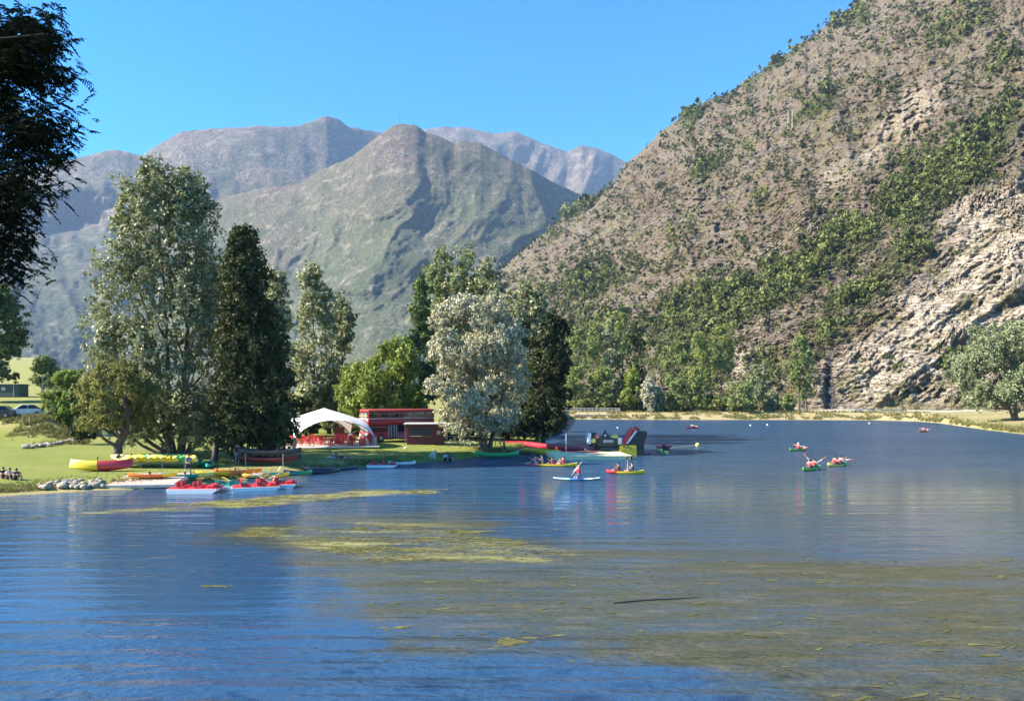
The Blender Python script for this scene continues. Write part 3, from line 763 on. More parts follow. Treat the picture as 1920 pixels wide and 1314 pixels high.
tree('poplar_tree', 'tall sunlit poplar with ragged top behind the silver tree', 118, 862,
     [(458, 838, 866), (485, 808, 890), (515, 780, 925), (560, 800, 945), (620, 800, 950), (690, 790, 940), (760, 800, 930)],
     leaf_mat('light_green_poplar_leaf', (.085, .110, .032), (.23, .25, .10), .3, .12, .3, (.45, .45, .33), 1.5), 36000, .26, (1.2, 2.4), 60, 1.7, .8, [[(-1, 0), (-2, .9)], [(1, 0), (.4, 1)], [(2, 0), (4, .85)]], .3, 13, nb=20)  # light green leaf colour for this poplar
tree('poplar_tree', 'darker green poplar at the left edge of the poplars behind the silver tree', 113, 787,
     [(518, 776, 800), (540, 766, 812), (580, 764, 820), (640, 768, 822), (700, 775, 820), (760, 780, 820)],
     leaf_mat('deep_green_poplar_leaf', (.040, .066, .018), (.105, .14, .042), .25, .1, .3, None, 1.5), 11000, .24, (1.0, 1.9), 26, 1.7, .9, None, .22, 14)
tree('poplar_tree', 'tall poplar with a pale left side standing right of the silver tree', 108, 1000,
     [(518, 968, 1008), (540, 950, 1024), (585, 944, 1034), (640, 950, 1048), (700, 955, 1055), (760, 950, 1052), (796, 960, 1046)],
     LM_POPLAR, 30000, .24, (1.1, 2.2), 56, 1.6, .9, [[(-.8, 0), (-1, 1)], [(.8, 0), (1.2, .9)]], .3, 15, nb=14)
tree('dark_poplar_tree', 'dark shaded broad tree at the tip of the left shore', 101, 1020,
     [(588, 1018, 1052), (612, 1005, 1070), (655, 990, 1080), (710, 980, 1078), (760, 965, 1072), (800, 950, 1066), (818, 960, 1056)],
     LM_DARK, 30000, .22, (1.0, 2.1), 60, 1.2, 1.0, None, .3, 16, nb=10)
tree('silver_poplar_tree', 'silvery white leaved round tree with forked trunk at the lawn edge', 84, 908,
     [(556, 845, 905), (572, 818, 955), (600, 800, 985), (645, 793, 1000), (700, 788, 1003), (745, 788, 1000), (782, 802, 985), (806, 825, 960), (818, 850, 940)],
     LM_SILVER, 86000, .155, (.7, 1.6), 150, 1.0, .95, [[(-.25, 0), (-.5, .3), (-1.6, .8)], [(.55, 0), (1.6, .28), (3.2, .7)], [(0, 0), (.3, .5), (.2, 1)]], .30, 17, nb=30)
tree('leaning_tree', 'small feathery yellow green tree with a thick leaning trunk near the stored kayaks', 63.5, 213,
     [(676, 195, 250), (700, 165, 275), (728, 142, 295), (758, 136, 300), (785, 142, 290), (806, 150, 268)],
     LM_FEATHER, 24000, .13, (.55, 1.2), 60, .75, .9, [[(0, 0), (.32, .22), (1.05, .46), (1.0, .75), (.8, 1)]], .45, 18, droop=.6, nb=22, cat='tree')
tree('young_tree', 'bright green bushy tree beside the white car on the embankment', 97, 118,
     [(698, 108, 136), (718, 86, 158), (748, 72, 166), (778, 76, 164), (800, 112, 164)],
     LM_YOUNG, 15000, .20, (.7, 1.4), 36, .9, .9, None, .16, 19, droop=.2)
tree('broad_tree', 'dark green tree cut off by the left edge behind the parked cars', 125, -10,
     [(532, -45, 26), (565, -70, 52), (610, -80, 60), (650, -85, 52), (695, -85, 46), (728, -80, 40)],
     leaf_mat('hedge_green_leaf', (.035, .052, .018), (.10, .13, .042), .25, .08, .3, None, 1.5), 26000, .28, (1.3, 2.6), 46, 1.0, .9, None, .35, 20)
tree('broad_tree', 'small dark green tree far behind the white car', 150, 82,
     [(668, 66, 96), (685, 56, 112), (705, 54, 116), (728, 60, 110)], LM_FAR, 7000, .28, (1.0, 1.8), 20, .9, .9, None, .2, 21)
tree('broad_tree', 'low green tree at the field edge left of the tallest poplar', 135, 150,
     [(690, 135, 160), (705, 125, 175), (728, 122, 180)], LM_FARLIGHT, 5000, .28, (1.0, 1.6), 16, .9, .9, None, .18, 22)
tree('poplar_tree', 'dull green poplar between the ragged sunlit poplar and the pale sided poplar', 114, 918,
     [(486, 900, 934), (510, 888, 948), (560, 884, 958), (640, 886, 960), (760, 892, 950)],
     LM_POPLAR, 13000, .25, (1.0, 2.0), 36, 1.6, .9, None, .25, 23)
# dense shrubs behind the lawn
for i, (px, D, prof, lm, lab) in enumerate([
    (158, 86, [(776, 148, 170), (800, 138, 178), (822, 136, 180)], LM_DARK, 'dark low bush at the foot of the embankment left of the leaning tree'),
    (262, 100, [(792, 246, 282), (812, 236, 290), (830, 240, 286)], LM_WILLOW, 'grey green bush between the leaning tree and the tallest poplar'),
    (365, 104, [(770, 330, 400), (800, 315, 420), (826, 318, 418)], LM_DARK, 'wide dark bush seen between the trunks of the tallest poplar'),
    (470, 106, [(765, 430, 510), (795, 420, 520), (824, 424, 518)], LM_DARK, 'wide dark bush behind the dark pointed tree'),
    (560, 104, [(742, 540, 590), (775, 520, 605), (818, 522, 600)], LM_DARK, 'dark bush behind the left half of the white tent'),
    (645, 109, [(740, 625, 668), (770, 610, 690), (815, 612, 690)], LM_WILLOW, 'grey green bush behind the right half of the white tent'),
    (865, 98, [(765, 830, 900), (795, 818, 925), (826, 820, 920)], LM_DARK, 'dark bush behind the parked bicycles'),
    (1046, 138, [(766, 1030, 1062), (785, 1024, 1066), (806, 1028, 1064)], LM_DARK, 'dark bush at the water behind the tip of the left shore'),
    (960, 99, [(770, 925, 1000), (795, 915, 1010), (822, 920, 1000)], LM_DARK, 'dark bush under the tall poplar right of the silver tree')]):
    tree('bush', lab, D, px, prof, lm, 9000, .2, (.7, 1.4), 24, .8, .9, None, .08, 40 + i, cat='bush', nb=6)

# far bank
FB = [('bank_poplar_tree', 'first tall poplar of the far bank row beside the dark shore tree', 236, 1082, [(612, 1076, 1090), (640, 1064, 1102), (700, 1060, 1106), (750, 1066, 1100)], LM_FAR, 1.8),
      ('bank_poplar_tree', 'second tall poplar of the far bank row, dull green', 240, 1112, [(604, 1104, 1120), (640, 1094, 1130), (700, 1090, 1134), (752, 1096, 1130)], LM_FAR, 1.8),
      ('bank_poplar_tree', 'third tall poplar of the far bank row, slightly paler', 238, 1142, [(594, 1135, 1150), (630, 1124, 1160), (700, 1120, 1164), (752, 1126, 1160)], LM_POPLAR2, 1.8),
      ('bank_poplar_tree', 'fourth tall poplar of the far bank row, the tallest', 241, 1168, [(584, 1160, 1178), (620, 1150, 1186), (690, 1146, 1190), (752, 1152, 1186)], LM_FAR, 1.8),
      ('bank_poplar_tree', 'dark right end poplar of the far bank row', 239, 1196, [(588, 1186, 1206), (620, 1178, 1214), (690, 1176, 1216), (755, 1182, 1212)], LM_DARK, 1.8),
      ('bank_tree', 'light green low tree at the left end of the far fence', 227, 1078, [(690, 1068, 1092), (720, 1058, 1104), (765, 1062, 1100)], LM_FARLIGHT, 1.0),
      ('bank_tree', 'yellow green rounded tree behind the middle of the far fence', 229, 1132, [(684, 1118, 1146), (715, 1106, 1158), (768, 1110, 1154)], LM_FARLIGHT, 1.0),
      ('bank_tree', 'light green rounded tree above the right end of the far fence', 228, 1176, [(682, 1160, 1192), (715, 1150, 1204), (764, 1154, 1200)], LM_YOUNG, 1.0),
      ('silver_willow_tree', 'small silvery willow on the far bank beach', 222, 1216, [(712, 1210, 1222), (735, 1202, 1232), (762, 1202, 1234), (774, 1208, 1230)], LM_SILVER, 1.3),
      ('silver_willow_tree', 'second small silver grey willow touching the first on the far bank', 223, 1230, [(726, 1226, 1238), (745, 1220, 1246), (772, 1222, 1244)], LM_WILLOW, 1.3),
      ('bank_tree', 'dark rounded tree with a slanting trunk on the far bank', 224, 1273, [(706, 1262, 1284), (725, 1246, 1294), (752, 1244, 1298), (768, 1256, 1290)], LM_FAR, 1.0),
      ('bank_tree', 'slim upright green tree right of the dark rounded bank tree', 223, 1304, [(690, 1296, 1312), (715, 1288, 1322), (748, 1286, 1326), (768, 1292, 1320)], LM_FARLIGHT, 1.5),
      ('hillside_tree', 'bright green tree at the foot of the hill above the slim bank tree', 254, 1312, [(622, 1300, 1326), (660, 1286, 1340), (712, 1284, 1344)], LM_FARLIGHT, 1.5),
      ('hillside_tree', 'green tree at the foot of the hill behind the dark rounded bank tree', 256, 1264, [(636, 1250, 1280), (670, 1238, 1294), (722, 1236, 1292)], LM_FAR, 1.1),
      ('hillside_tree', 'tall leafy tree at the hill foot left of the pale outcrop', 258, 1352, [(608, 1342, 1366), (640, 1330, 1376), (692, 1332, 1374)], LM_FARLIGHT, 1.5),
      ('bank_tree', 'dark green spreading tree casting a shadow on the straw coloured bank', 220, 1392, [(716, 1376, 1408), (735, 1364, 1420), (760, 1362, 1424), (770, 1372, 1414)], LM_FAR, 1.0),
      ('bank_tree', 'olive green tree behind the dark spreading bank tree', 232, 1424, [(682, 1410, 1438), (712, 1400, 1448), (750, 1402, 1446)], LM_WILLOW, 1.1),
      ('bank_tree', 'thin small tree right of the olive green bank tree', 222, 1444, [(734, 1436, 1452), (755, 1430, 1460), (770, 1434, 1458)], LM_WILLOW, 1.0),
      ('bank_bush', 'small bush left of the lone twin trunk poplar', 226, 1478, [(742, 1470, 1486), (760, 1464, 1494), (774, 1468, 1490)], LM_FAR, .8),
      ]
for i, (nm, lab, D, px, prof, lm, zs) in enumerate(FB):
    tree(nm, lab, D, px, prof, lm, 5200, .36, (1.0, 2.2), 22, zs, .9, None, .25, 60 + i, tri=True, nb=6, cat='bush' if 'bush' in nm else 'tree', clump=.34)
tree('bank_poplar_tree', 'lone twin trunk poplar standing apart on the far bank', 219, 1504,
     [(624, 1490, 1514), (650, 1478, 1524), (690, 1474, 1530), (730, 1480, 1528), (755, 1490, 1524)], LM_FAR, 9000, .34, (1.1, 2.2), 34, 1.6, .9,
     [[(-.9, 0), (-.6, 1)], [(1.2, 0), (.6, .9)]], .30, 90, tri=True, nb=10)
tree('willow_tree', 'large grey green willow leaning over the right shore', 166, 1893,
     [(604, 1850, 1925), (622, 1822, 1950), (655, 1804, 1966), (695, 1796, 1975), (730, 1798, 1972), (752, 1808, 1960), (766, 1880, 1950)],
     LM_WILLOW, 46000, .30, (1.3, 2.7), 90, .95, .9, [[(.9, 0), (-1.2, .28), (-3.0, .7)], [(1.6, 0), (1.2, .35), (3.2, .8)], [(1.3, 0), (1.0, .5), (.3, 1)]], .42, 91, nb=24, clump=.3, droop=.3)
tree('bank_bush', 'dark bush on the cliff foot left of the large willow', 236, 1784,
     [(664, 1772, 1800), (690, 1764, 1812), (716, 1768, 1806)], LM_WILLOW, 4000, .36, (1.0, 2.0), 16, .8, .9, None, .15, 92, tri=True, cat='bush')

# the shaded ash at the left, close to the camera, on its own piece of shore
nb_ = MB()
def bank_pt(x, y):
    d = math.hypot((x + 22) / 11.5, (y - 4) / 14.0)
    return (x, y, -1.2 + 4.4 * float(sstep(1.05, .45, d)) + .15 * float(fbm(np.array([x * .5]), np.array([y * .5]), s=4)[0]))
n1 = 26
Vb = np.array([bank_pt(-36 + 27 * i / n1, -14 + 34 * j / n1) for j in range(n1 + 1) for i in range(n1 + 1)])
kind(link('near_shore', mesh_np('near_shore', Vb, grid_faces(n1 + 1, n1 + 1), M_LAWN, True, {'dry': np.full(len(Vb), .2)})), 'structure')
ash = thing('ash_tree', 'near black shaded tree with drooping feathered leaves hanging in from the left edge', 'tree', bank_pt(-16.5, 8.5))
def ash_tree(root):
    rng = np.random.default_rng(77); bx, by, bz = root.location
    mb = MB(); top = Vector((.4, .2, 13.5))
    mb.tube([(0, 0, -.3), (.1, .05, 2.5), (.3, 0, 5.5), (.35, .1, 9), top], [.42, .34, .28, .18, .05], 10)
    D = 10.5; k = D / F
    # masses of foliage seen past the left edge: (px, py, half width, half height)
    sprays = []
    for ex, ey, rx, ry in [(45, 62, 62, 34), (95, 60, 36, 22), (70, 125, 66, 34), (118, 150, 26, 14), (20, 110, 40, 60), (60, 232, 74, 34), (128, 238, 26, 18), (60, 285, 74, 26), (128, 282, 20, 12), (30, 350, 60, 30), (90, 345, 34, 14), (20, 405, 50, 30), (22, 465, 44, 30), (50, 450, 22, 14), (40, 512, 36, 16), (8, 190, 26, 60)]:
        for s in range(int(rx * ry / 60)):
            a = rng.uniform(0, 6.28); q = rng.random() ** .5
            sprays.append(P(ex - 10 + max(rx - 20, 8) * q * math.cos(a), ey + ry * .78 * q * math.sin(a), D + rng.normal() * .45))
    for s in range(330): sprays.append(P(rng.uniform(-640, -85), rng.uniform(-200, 500), D + rng.normal() * 1.3))  # unseen crown beyond the left edge, added to block the sun
    for s in range(420): sprays.append(Vector((bx + rng.normal() * 2.6 - 2.0, by + rng.normal() * 2.6, rng.uniform(7.5, 16.0))))
    tips = []
    for i, p in enumerate(sprays):
        q = p - Vector((bx, by, bz)); tips.append(q)
        if i % 9 == 0:
            a = Vector((.3, .05, min(12.5, max(4.5, q.z - 1.5 - rng.random()))))
            limb(mb, a, q, .07, .012, rng, -.05, 6, 5)
    part('trunk', mb, mat('dark_bark', (.022, .018, .014), .9, .4, 2.5, bump=.03), root, True)  # bark colour darkened so that lit branches stay dark
    # feathered leaves: a drooping rib with leaflets in pairs
    C, T_, N_, L_ = [], [], [], []
    for q in tips:
        for r in range(8):
            a = rng.uniform(0, 2 * math.pi); el = rng.normal() * .35 + .05
            d = Vector((math.cos(a) * math.cos(el), math.sin(a) * math.cos(el), math.sin(el)))
            o = q + Vector(rng.normal(size=3)) * .14
            side = d.cross(Vector((0, 0, 1))).normalized(); Lr = rng.uniform(.13, .24)
            for j in range(7):
                t = (j + .6) / 7; p = o + d * Lr * t + Vector((0, 0, -.10 * t * t))
                for sg in ((-1, 1) if j < 6 else (0,)):
                    dirn = (side * sg * .8 + d * (.55 if sg else 1) + Vector((0, 0, -.35 - .3 * rng.random()))).normalized()
                    C.append(p + dirn * .026); T_.append(dirn); N_.append(Vector(rng.normal(size=3) * .35 + np.array([0, 0, 1])))
                    L_.append(rng.uniform(.030, .048))
    C = np.array(C); T_ = np.array(T_); N_ = np.array(N_); L_ = np.array(L_)[:, None]
    N_ -= T_ * (N_ * T_).sum(1, keepdims=True); N_ /= np.linalg.norm(N_, axis=1, keepdims=True); B = np.cross(N_, T_)
    V = np.stack([C + T_ * L_, C + B * L_ * .36, C - T_ * L_ * .85, C - B * L_ * .36], 1).reshape(-1, 3)
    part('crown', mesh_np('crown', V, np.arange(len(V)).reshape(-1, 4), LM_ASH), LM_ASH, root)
ash_tree(ash)

# scrub on the rocky hillside: the largest as bushes of their own, the rest as one mass
def scrub_proto(seed, lm, zs, nleaf=150, leaf=.21):
    rng = np.random.default_rng(seed)
    lob = [(rng.normal() * .35, rng.normal() * .35, .55 * zs + rng.normal() * .2, rng.uniform(.4, .65)) for _ in range(6)]
    return crown_mesh('hillside_shrub', lob, rng, nleaf, leaf, zs, lm, 1.3, True, .5, .4)
def scatter_scrub():
    rng = np.random.default_rng(5)
    nr, nc = PYh.shape
    pick = rng.integers(0, nr * nc, 150000); ii, jj = pick // nc, pick % nc
    ok = (jj < 472) & (ii > 4) & (ii < nr - 2)
    ii, jj = ii[ok], jj[ok]
    px, py = PXh[ii, jj], PYh[ii, jj]
    v = veg[ii, jj]; p_ = pale[ii, jj]
    nz = fbm(px * .02, py * .028, s=91, o=4); n2 = fbm(px * .12, py * .12, s=93, o=2)
    dens = .19 + .34 * np.clip(v, 0, 1) + .34 * sstep(.46, .62, nz) * (1 - p_)
    dens = dens * np.where(p_ > .45, .16 + .6 * (v > .4), 1) * sstep(.3, .62, n2)
    dens = np.where(ii > nr - 14, np.maximum(dens, .4 * sstep(.4, .6, nz)), dens)
    dens[(py > 560) & (px > 1560) & (v < .5)] *= .3
    dens = np.where(np.abs(px - 1556) < 16, np.where(py > 660, 0, dens), dens)
    keep = rng.random(len(px)) < dens
    ii, jj, v, px, py = ii[keep], jj[keep], v[keep], px[keep], py[keep]
    P3 = Vh[ii, jj]
    size = (.45 + rng.gamma(2.0, .36, len(px))) * (1 + .85 * np.clip(v, 0, 1)) * np.where(ii > nr - 14, 1.35, 1) * np.clip(P3[:, 1] / 330, .7, 2.2)
    light = rng.random(len(px)) < .22 + .5 * np.clip(v, 0, 1)
    # thickets between the bank trees and the slope
    m_ = 900; qx = rng.uniform(1056, 1475, m_); qd = 233 + 95 * rng.random(m_) ** 1.5; X_ = (qx - CX) / F * qd
    P3 = np.concatenate([P3, np.stack([X_, qd, ground_h(X_, qd)], 1)]); size = np.concatenate([size, rng.uniform(1.4, 3.4, m_)]); light = np.concatenate([light, rng.random(m_) < .6])
    return P3, size, light, rng
P3, size, light, srng = scatter_scrub()
apparent = size / P3[:, 1] * ((P3[:, 0] / P3[:, 1] * F + CX) < 1925)
order = np.argsort(-apparent)
protos_d = [scrub_proto(s, LM_SCRUB, z, 210) for s, z in ((1, 1.0), (2, 1.25), (3, .9))]
protos_l = [scrub_proto(s, LM_SCRUB2, z, 210) for s, z in ((4, 1.1), (5, 1.5), (6, 1.3))]
for q, i in enumerate(order[:290]):
    me = (protos_l if light[i] else protos_d)[int(srng.integers(3))]
    o = link('hillside_shrub', me, None, tuple(P3[i] - np.array([0, 0, .3])), srng.uniform(0, 6.28))
    o.scale = (size[i], size[i], size[i] * srng.uniform(.85, 1.3))
    qx = CX + F * P3[i, 0] / P3[i, 1]; qy = CY - F * (P3[i, 2] - H) / P3[i, 1]
    tone = 'light green' if light[i] else 'dark green'
    if qy < np.interp(qx, rp[:, 0], rp[:, 1]) + 26: wh = 'shrub standing against the sky on the hillside ridge'
    elif qx > 1640 and qy < 430 and qy > 200: wh = 'shrub in the big leafy hollow above the pale cliff'
    elif qx > 1560 and qy >= 430: wh = 'shrub clinging to the pale cliff behind the large willow'
    elif qx > 1400 and qy >= 380: wh = 'shrub in the diagonal green band across the middle of the hillside'
    elif qx > 1400: wh = 'shrub on the high brown slope around the two pale masts'
    elif qy > 600: wh = 'shrub at the foot of the hillside just above the far bank trees'
    elif qx < 1180: wh = 'shrub on the tapering far end of the rocky hillside'
    else: wh = 'shrub on the stony brown slope above the far bank poplars'
    tag(o, tone + ' ' + wh, 'shrub', tone + ' shrubs: ' + wh[6:])
def scrub_mass(idx, nm, lm, seed, lab):
    rng = np.random.default_rng(seed)
    pr = [scrub_proto(50 + s, lm, z, 44, .26) for s, z in ((1, .9), (2, 1.2), (3, 1.0))]
    Vs, Fs, n0 = [], [], 0
    for me in pr:
        nv = len(me.vertices); co = np.empty(nv * 3, np.float32); me.vertices.foreach_get('co', co); co = co.reshape(-1, 3)
        sel = idx[rng.integers(0, 3, len(idx)) == pr.index(me)]
        a = rng.uniform(0, 6.28, len(sel)); c, s = np.cos(a)[:, None], np.sin(a)[:, None]
        x = (co[:, 0] * c - co[:, 1] * s) * size[sel][:, None]; y = (co[:, 0] * s + co[:, 1] * c) * size[sel][:, None]; z = co[:, 2] * size[sel][:, None] * rng.uniform(.8, 1.3, (len(sel), 1))
        V = np.stack([x + P3[sel, 0:1], y + P3[sel, 1:2], z + P3[sel, 2:3] - .3], 2).reshape(-1, 3)
        Vs.append(V); n0 += len(V); bpy.data.meshes.remove(me)
    V = np.concatenate(Vs)
    kind(link(nm, mesh_np(nm, V, np.arange(len(V)).reshape(-1, 3), lm)), 'stuff', lab)
rest = order[290:290 + int(.56 * len(order))]
scrub_mass(rest[~light[rest]], 'hillside_scrub', LM_SCRUB, 1, 'dark low scrub dotted over the rocky hillside')
scrub_mass(rest[light[rest]], 'hillside_undergrowth', LM_SCRUB2, 2, 'lighter green undergrowth massed in the hollows of the hillside')
print('SCRUB', len(P3))

# tufts of longer grass along the waterlines, on the embankment and on the dry far bank
def tufts():
    rng = np.random.default_rng(12)
    a = rng.uniform(-150, 1050, 5200); d = .3 + rng.exponential(1.1, 5200); D = shoreD(a) + d
    b = rng.uniform(-60, 165, 2600); Db = rng.uniform(86, 97, 2600)
    c = rng.uniform(1060, 2000, 5000); Dc = shoreD(c) + .6 + rng.exponential(5.0, 5000)
    px = np.concatenate([a, b, c]); D = np.concatenate([D, Db, Dc]); big = np.concatenate([np.full(5200, .15), np.full(2600, .42), np.full(5000, .62)])
    x = (px - CX) / F * D; keep = fbm(x * .4, D * .4, s=6, o=3) > .47
    x, D, big = x[keep], D[keep], big[keep]; z = ground_h(x, D); ok = z > .12; x, D, z, big = x[ok], D[ok], z[ok], big[ok]
    n_ = len(x); k = 6
    an = rng.uniform(0, 6.28, (n_, k)); h = big[:, None] * rng.uniform(.5, 1.25, (n_, k)); sp = h * rng.uniform(.2, .8, (n_, k)); w = h * .14
    bx = x[:, None] + rng.normal(size=(n_, k)) * .12 * big[:, None] * 2; by = D[:, None] + rng.normal(size=(n_, k)) * .12 * big[:, None] * 2; zz = np.repeat(z[:, None], k, 1)
    p0 = np.stack([bx - np.sin(an) * w, by + np.cos(an) * w, zz - .03], 2); p1 = np.stack([bx + np.sin(an) * w, by - np.cos(an) * w, zz - .03], 2)
    p2 = np.stack([bx + np.cos(an) * sp, by + np.sin(an) * sp, zz + h], 2)
    V = np.stack([p0, p1, p2], 2).reshape(-1, 3)
    return mesh_np('bank_grass', V, np.arange(len(V)).reshape(-1, 3), leaf_mat('bank_grass', (.10, .115, .028), (.30, .26, .10), .3, .03, .15))
kind(link('bank_grass', tufts()), 'stuff', 'tufts of longer half dry grass along the shores and the embankment')
# ------------------------------------------------------------------ paints, plastics, cloth
RED = mat('red_plastic', (.55, .035, .045), .4, .15)
REDBUS = mat('bus_red_paint', (.36, .020, .028), .35, .2, 1.2)
PINK = mat('sun_faded_red', (.62, .16, .17), .5, .15)
YEL = mat('yellow_plastic', (.82, .56, .02), .4, .12)
PALEYEL = mat('pale_yellow_plastic', (.74, .62, .14), .45, .15)
ORG = mat('orange_plastic', (.75, .19, .025), .4, .12)
GRN = mat('green_plastic', (.03, .36, .13), .4, .15)
LIME = mat('lime_plastic', (.22, .5, .08), .4, .15)
TEAL = mat('teal_plastic', (.02, .30, .24), .4, .15)
WHT = mat('white_plastic', (.78, .77, .74), .4, .1)
BLK = mat('black_vinyl', (.018, .018, .02), .4, .3)
NAVY = mat('dark_blue_plastic', (.02, .035, .09), .45, .2)
BLUE = mat('blue_plastic', (.04, .20, .55), .4, .12)
SKYB = mat('pale_blue_plastic', (.40, .66, .78), .4, .12)
DKRED = mat('dark_red_plastic', (.16, .015, .02), .45, .2)
GREYM = mat('grey_metal', (.32, .33, .34), .4, .15, metal=.4)
DKGREY = mat('dark_grey', (.05, .052, .055), .6, .2)
RUB = mat('rubber', (.02, .02, .02), .8, .2)
WOOD = mat('weathered_wood', (.30, .23, .16), .8, .3, 4, bump=.01)
PALEW = mat('sun_bleached_wood', (.52, .45, .35), .8, .25, 3, bump=.01)
PINKB = mat('pinkish_boards', (.50, .36, .30), .8, .2, 2, bump=.01)
CREAM = mat('cream_raft_deck', (.80, .70, .40), .85, .12, 2, spec=.1)
STONE = mat('lake_stone', (.33, .28, .21), .9, .45, 2.2, bump=.05)
SKIN = mat('skin', (.55, .32, .22), .55, .15, 4)
SKIN2 = mat('tanned_skin', (.36, .20, .13), .55, .15, 4)
HAIR = mat('dark_hair', (.02, .014, .01), .6, .3, 30)
HAIR2 = mat('brown_hair', (.10, .06, .03), .6, .3, 30)
CLOTHD = mat('dark_cloth', (.03, .032, .04), .85, .3, 8)
CLOTHG = mat('grey_cloth', (.20, .21, .24), .85, .3, 8)
CLOTHW = mat('white_cloth', (.72, .71, .68), .85, .1, 8)
CLOTHR = mat('red_cloth', (.45, .035, .05), .85, .2, 8)
CLOTHB = mat('blue_cloth', (.05, .09, .2), .85, .2, 8)
FURW = mat('white_fur', (.66, .62, .54), .9, .2, 10)
def glass_mat(name, tint, opac):
    m, n, l = node_mat(name); b = n['Principled BSDF']
    tc = n.new('ShaderNodeTexCoord').outputs['Object']
    l.new(hexmix(n, l, noise(n, l, tc, 2.0), tint, tuple(c * 1.6 for c in tint)), b.inputs['Base Color'])
    b.inputs['Roughness'].default_value = .06; b.inputs['Alpha'].default_value = opac
    return m
GLASS = glass_mat('window_glass', (.03, .035, .04), .45)
GLASSD = glass_mat('dark_window_glass', (.012, .014, .016), .95)
GLASSL = glass_mat('screen_glass', (.20, .22, .22), .55)
def fabric_mat():
    m, n, l = node_mat('tent_fabric'); b = n['Principled BSDF']; out = n['Material Output']
    tc = n.new('ShaderNodeTexCoord').outputs['Object']
    l.new(hexmix(n, l, noise(n, l, tc, .8, 4), (.80, .79, .76), (.86, .855, .84)), b.inputs['Base Color']); b.inputs['Roughness'].default_value = .7
    t = n.new('ShaderNodeBsdfTranslucent'); t.inputs[0].default_value = (.75, .62, .5, 1)
    mx = n.new('ShaderNodeMixShader'); mx.inputs[0].default_value = .22
    l.new(b.outputs[0], mx.inputs[1]); l.new(t.outputs[0], mx.inputs[2]); l.new(mx.outputs[0], out.inputs[0])
    return m
FABRIC = fabric_mat()

# ------------------------------------------------------------------ people
# joints of each pose, facing -y, metres; x to the figure's left
def pose(nm):
    if nm == 'stand':
        J = dict(pel=(0, 0, .95), bel=(0, .01, 1.10), che=(0, 0, 1.32), nek=(0, 0, 1.50), hed=(0, -.02, 1.62), top=(0, -.01, 1.72))
        for s, k in ((1, 'l'), (-1, 'r')):
            J.update({k+'sh': (s*.17, 0, 1.42), k+'el': (s*.24, .02, 1.14), k+'wr': (s*.22, -.10, .92), k+'hi': (s*.09, 0, .92), k+'kn': (s*.11, -.03, .50), k+'an': (s*.11, .02, .08), k+'to': (s*.12, -.16, .03)})
    elif nm == 'walk':
        J = dict(pel=(0, 0, .93), bel=(0, -.01, 1.08), che=(0, -.04, 1.30), nek=(0, -.06, 1.47), hed=(0, -.11, 1.59), top=(0, -.11, 1.69))
        for s, k in ((1, 'l'), (-1, 'r')):
            J.update({k+'sh': (s*.17, -.04, 1.39), k+'el': (s*.22, -.08 - s*.06, 1.12), k+'wr': (s*.17, -.28, 1.02), k+'hi': (s*.09, 0, .90), k+'kn': (s*.10, -.05 - s*.12, .50), k+'an': (s*.10, .05 - s*.20, .09), k+'to': (s*.10, -.12 - s*.20, .03)})
    elif nm == 'kayak':     # seated, legs forward, both hands on a paddle at chest height
        J = dict(pel=(0, 0, .10), bel=(0, .02, .25), che=(0, -.01, .47), nek=(0, -.02, .64), hed=(0, -.05, .76), top=(0, -.05, .86))
        for s, k in ((1, 'l'), (-1, 'r')):
            J.update({k+'sh': (s*.17, -.02, .56), k+'el': (s*.32, -.14, .40 + s*.06), k+'wr': (s*.30, -.38, .48 + s*.14), k+'hi': (s*.10, -.02, .10), k+'kn': (s*.15, -.42, .22), k+'an': (s*.12, -.80, .08), k+'to': (s*.13, -.86, .17)})
    elif nm == 'kneel':     # kneeling on a board with one arm lifted
        J = dict(pel=(0, .05, .36), bel=(0, .03, .52), che=(0, -.02, .74), nek=(0, -.04, .91), hed=(0, -.08, 1.03), top=(0, -.08, 1.13))
        for s, k in ((1, 'l'), (-1, 'r')):
            J.update({k+'sh': (s*.17, -.03, .83), k+'el': (s*.30, -.16, .74 + (.08 if s > 0 else -.14)), k+'wr': ((s*.42, -.30, 1.05) if s > 0 else (s*.20, -.34, .60)), k+'hi': (s*.10, .05, .34), k+'kn': (s*.14, -.32, .08), k+'an': (s*.11, .12, .07), k+'to': (s*.11, .26, .04)})
    elif nm == 'lawn':      # seated with knees drawn up and arms round them
        J = dict(pel=(0, 0, .11), bel=(0, .0, .26), che=(0, -.07, .47), nek=(0, -.12, .63), hed=(0, -.17, .74), top=(0, -.17, .84))
        for s, k in ((1, 'l'), (-1, 'r')):
            J.update({k+'sh': (s*.17, -.10, .55), k+'el': (s*.27, -.30, .42), k+'wr': (s*.10, -.50, .40), k+'hi': (s*.10, -.02, .11), k+'kn': (s*.13, -.42, .48), k+'an': (s*.11, -.58, .08), k+'to': (s*.11, -.72, .04)})
    else:                   # 'lie': on the back, propped on the elbows
        J = dict(pel=(0, 0, .12), bel=(0, .14, .15), che=(0, .34, .26), nek=(0, .48, .38), hed=(0, .54, .49), top=(0, .57, .59))
        for s, k in ((1, 'l'), (-1, 'r')):
            J.update({k+'sh': (s*.17, .40, .32), k+'el': (s*.24, .48, .06), k+'wr': (s*.20, .26, .05), k+'hi': (s*.10, -.02, .12), k+'kn': (s*.12, -.40, .22), k+'an': (s*.11, -.80, .08), k+'to': (s*.12, -.88, .18)})
    return J
RAD = dict(pel=(.15, .115), bel=(.135, .105), che=(.165, .115), nek=(.055, .055), hed=(.082, .10), top=(.05, .055), sh=(.062, .062), el=(.043, .043), wr=(.030, .027), hi=(.088, .088), kn=(.058, .058), an=(.040, .040), to=(.036, .026))
_bodies = {}
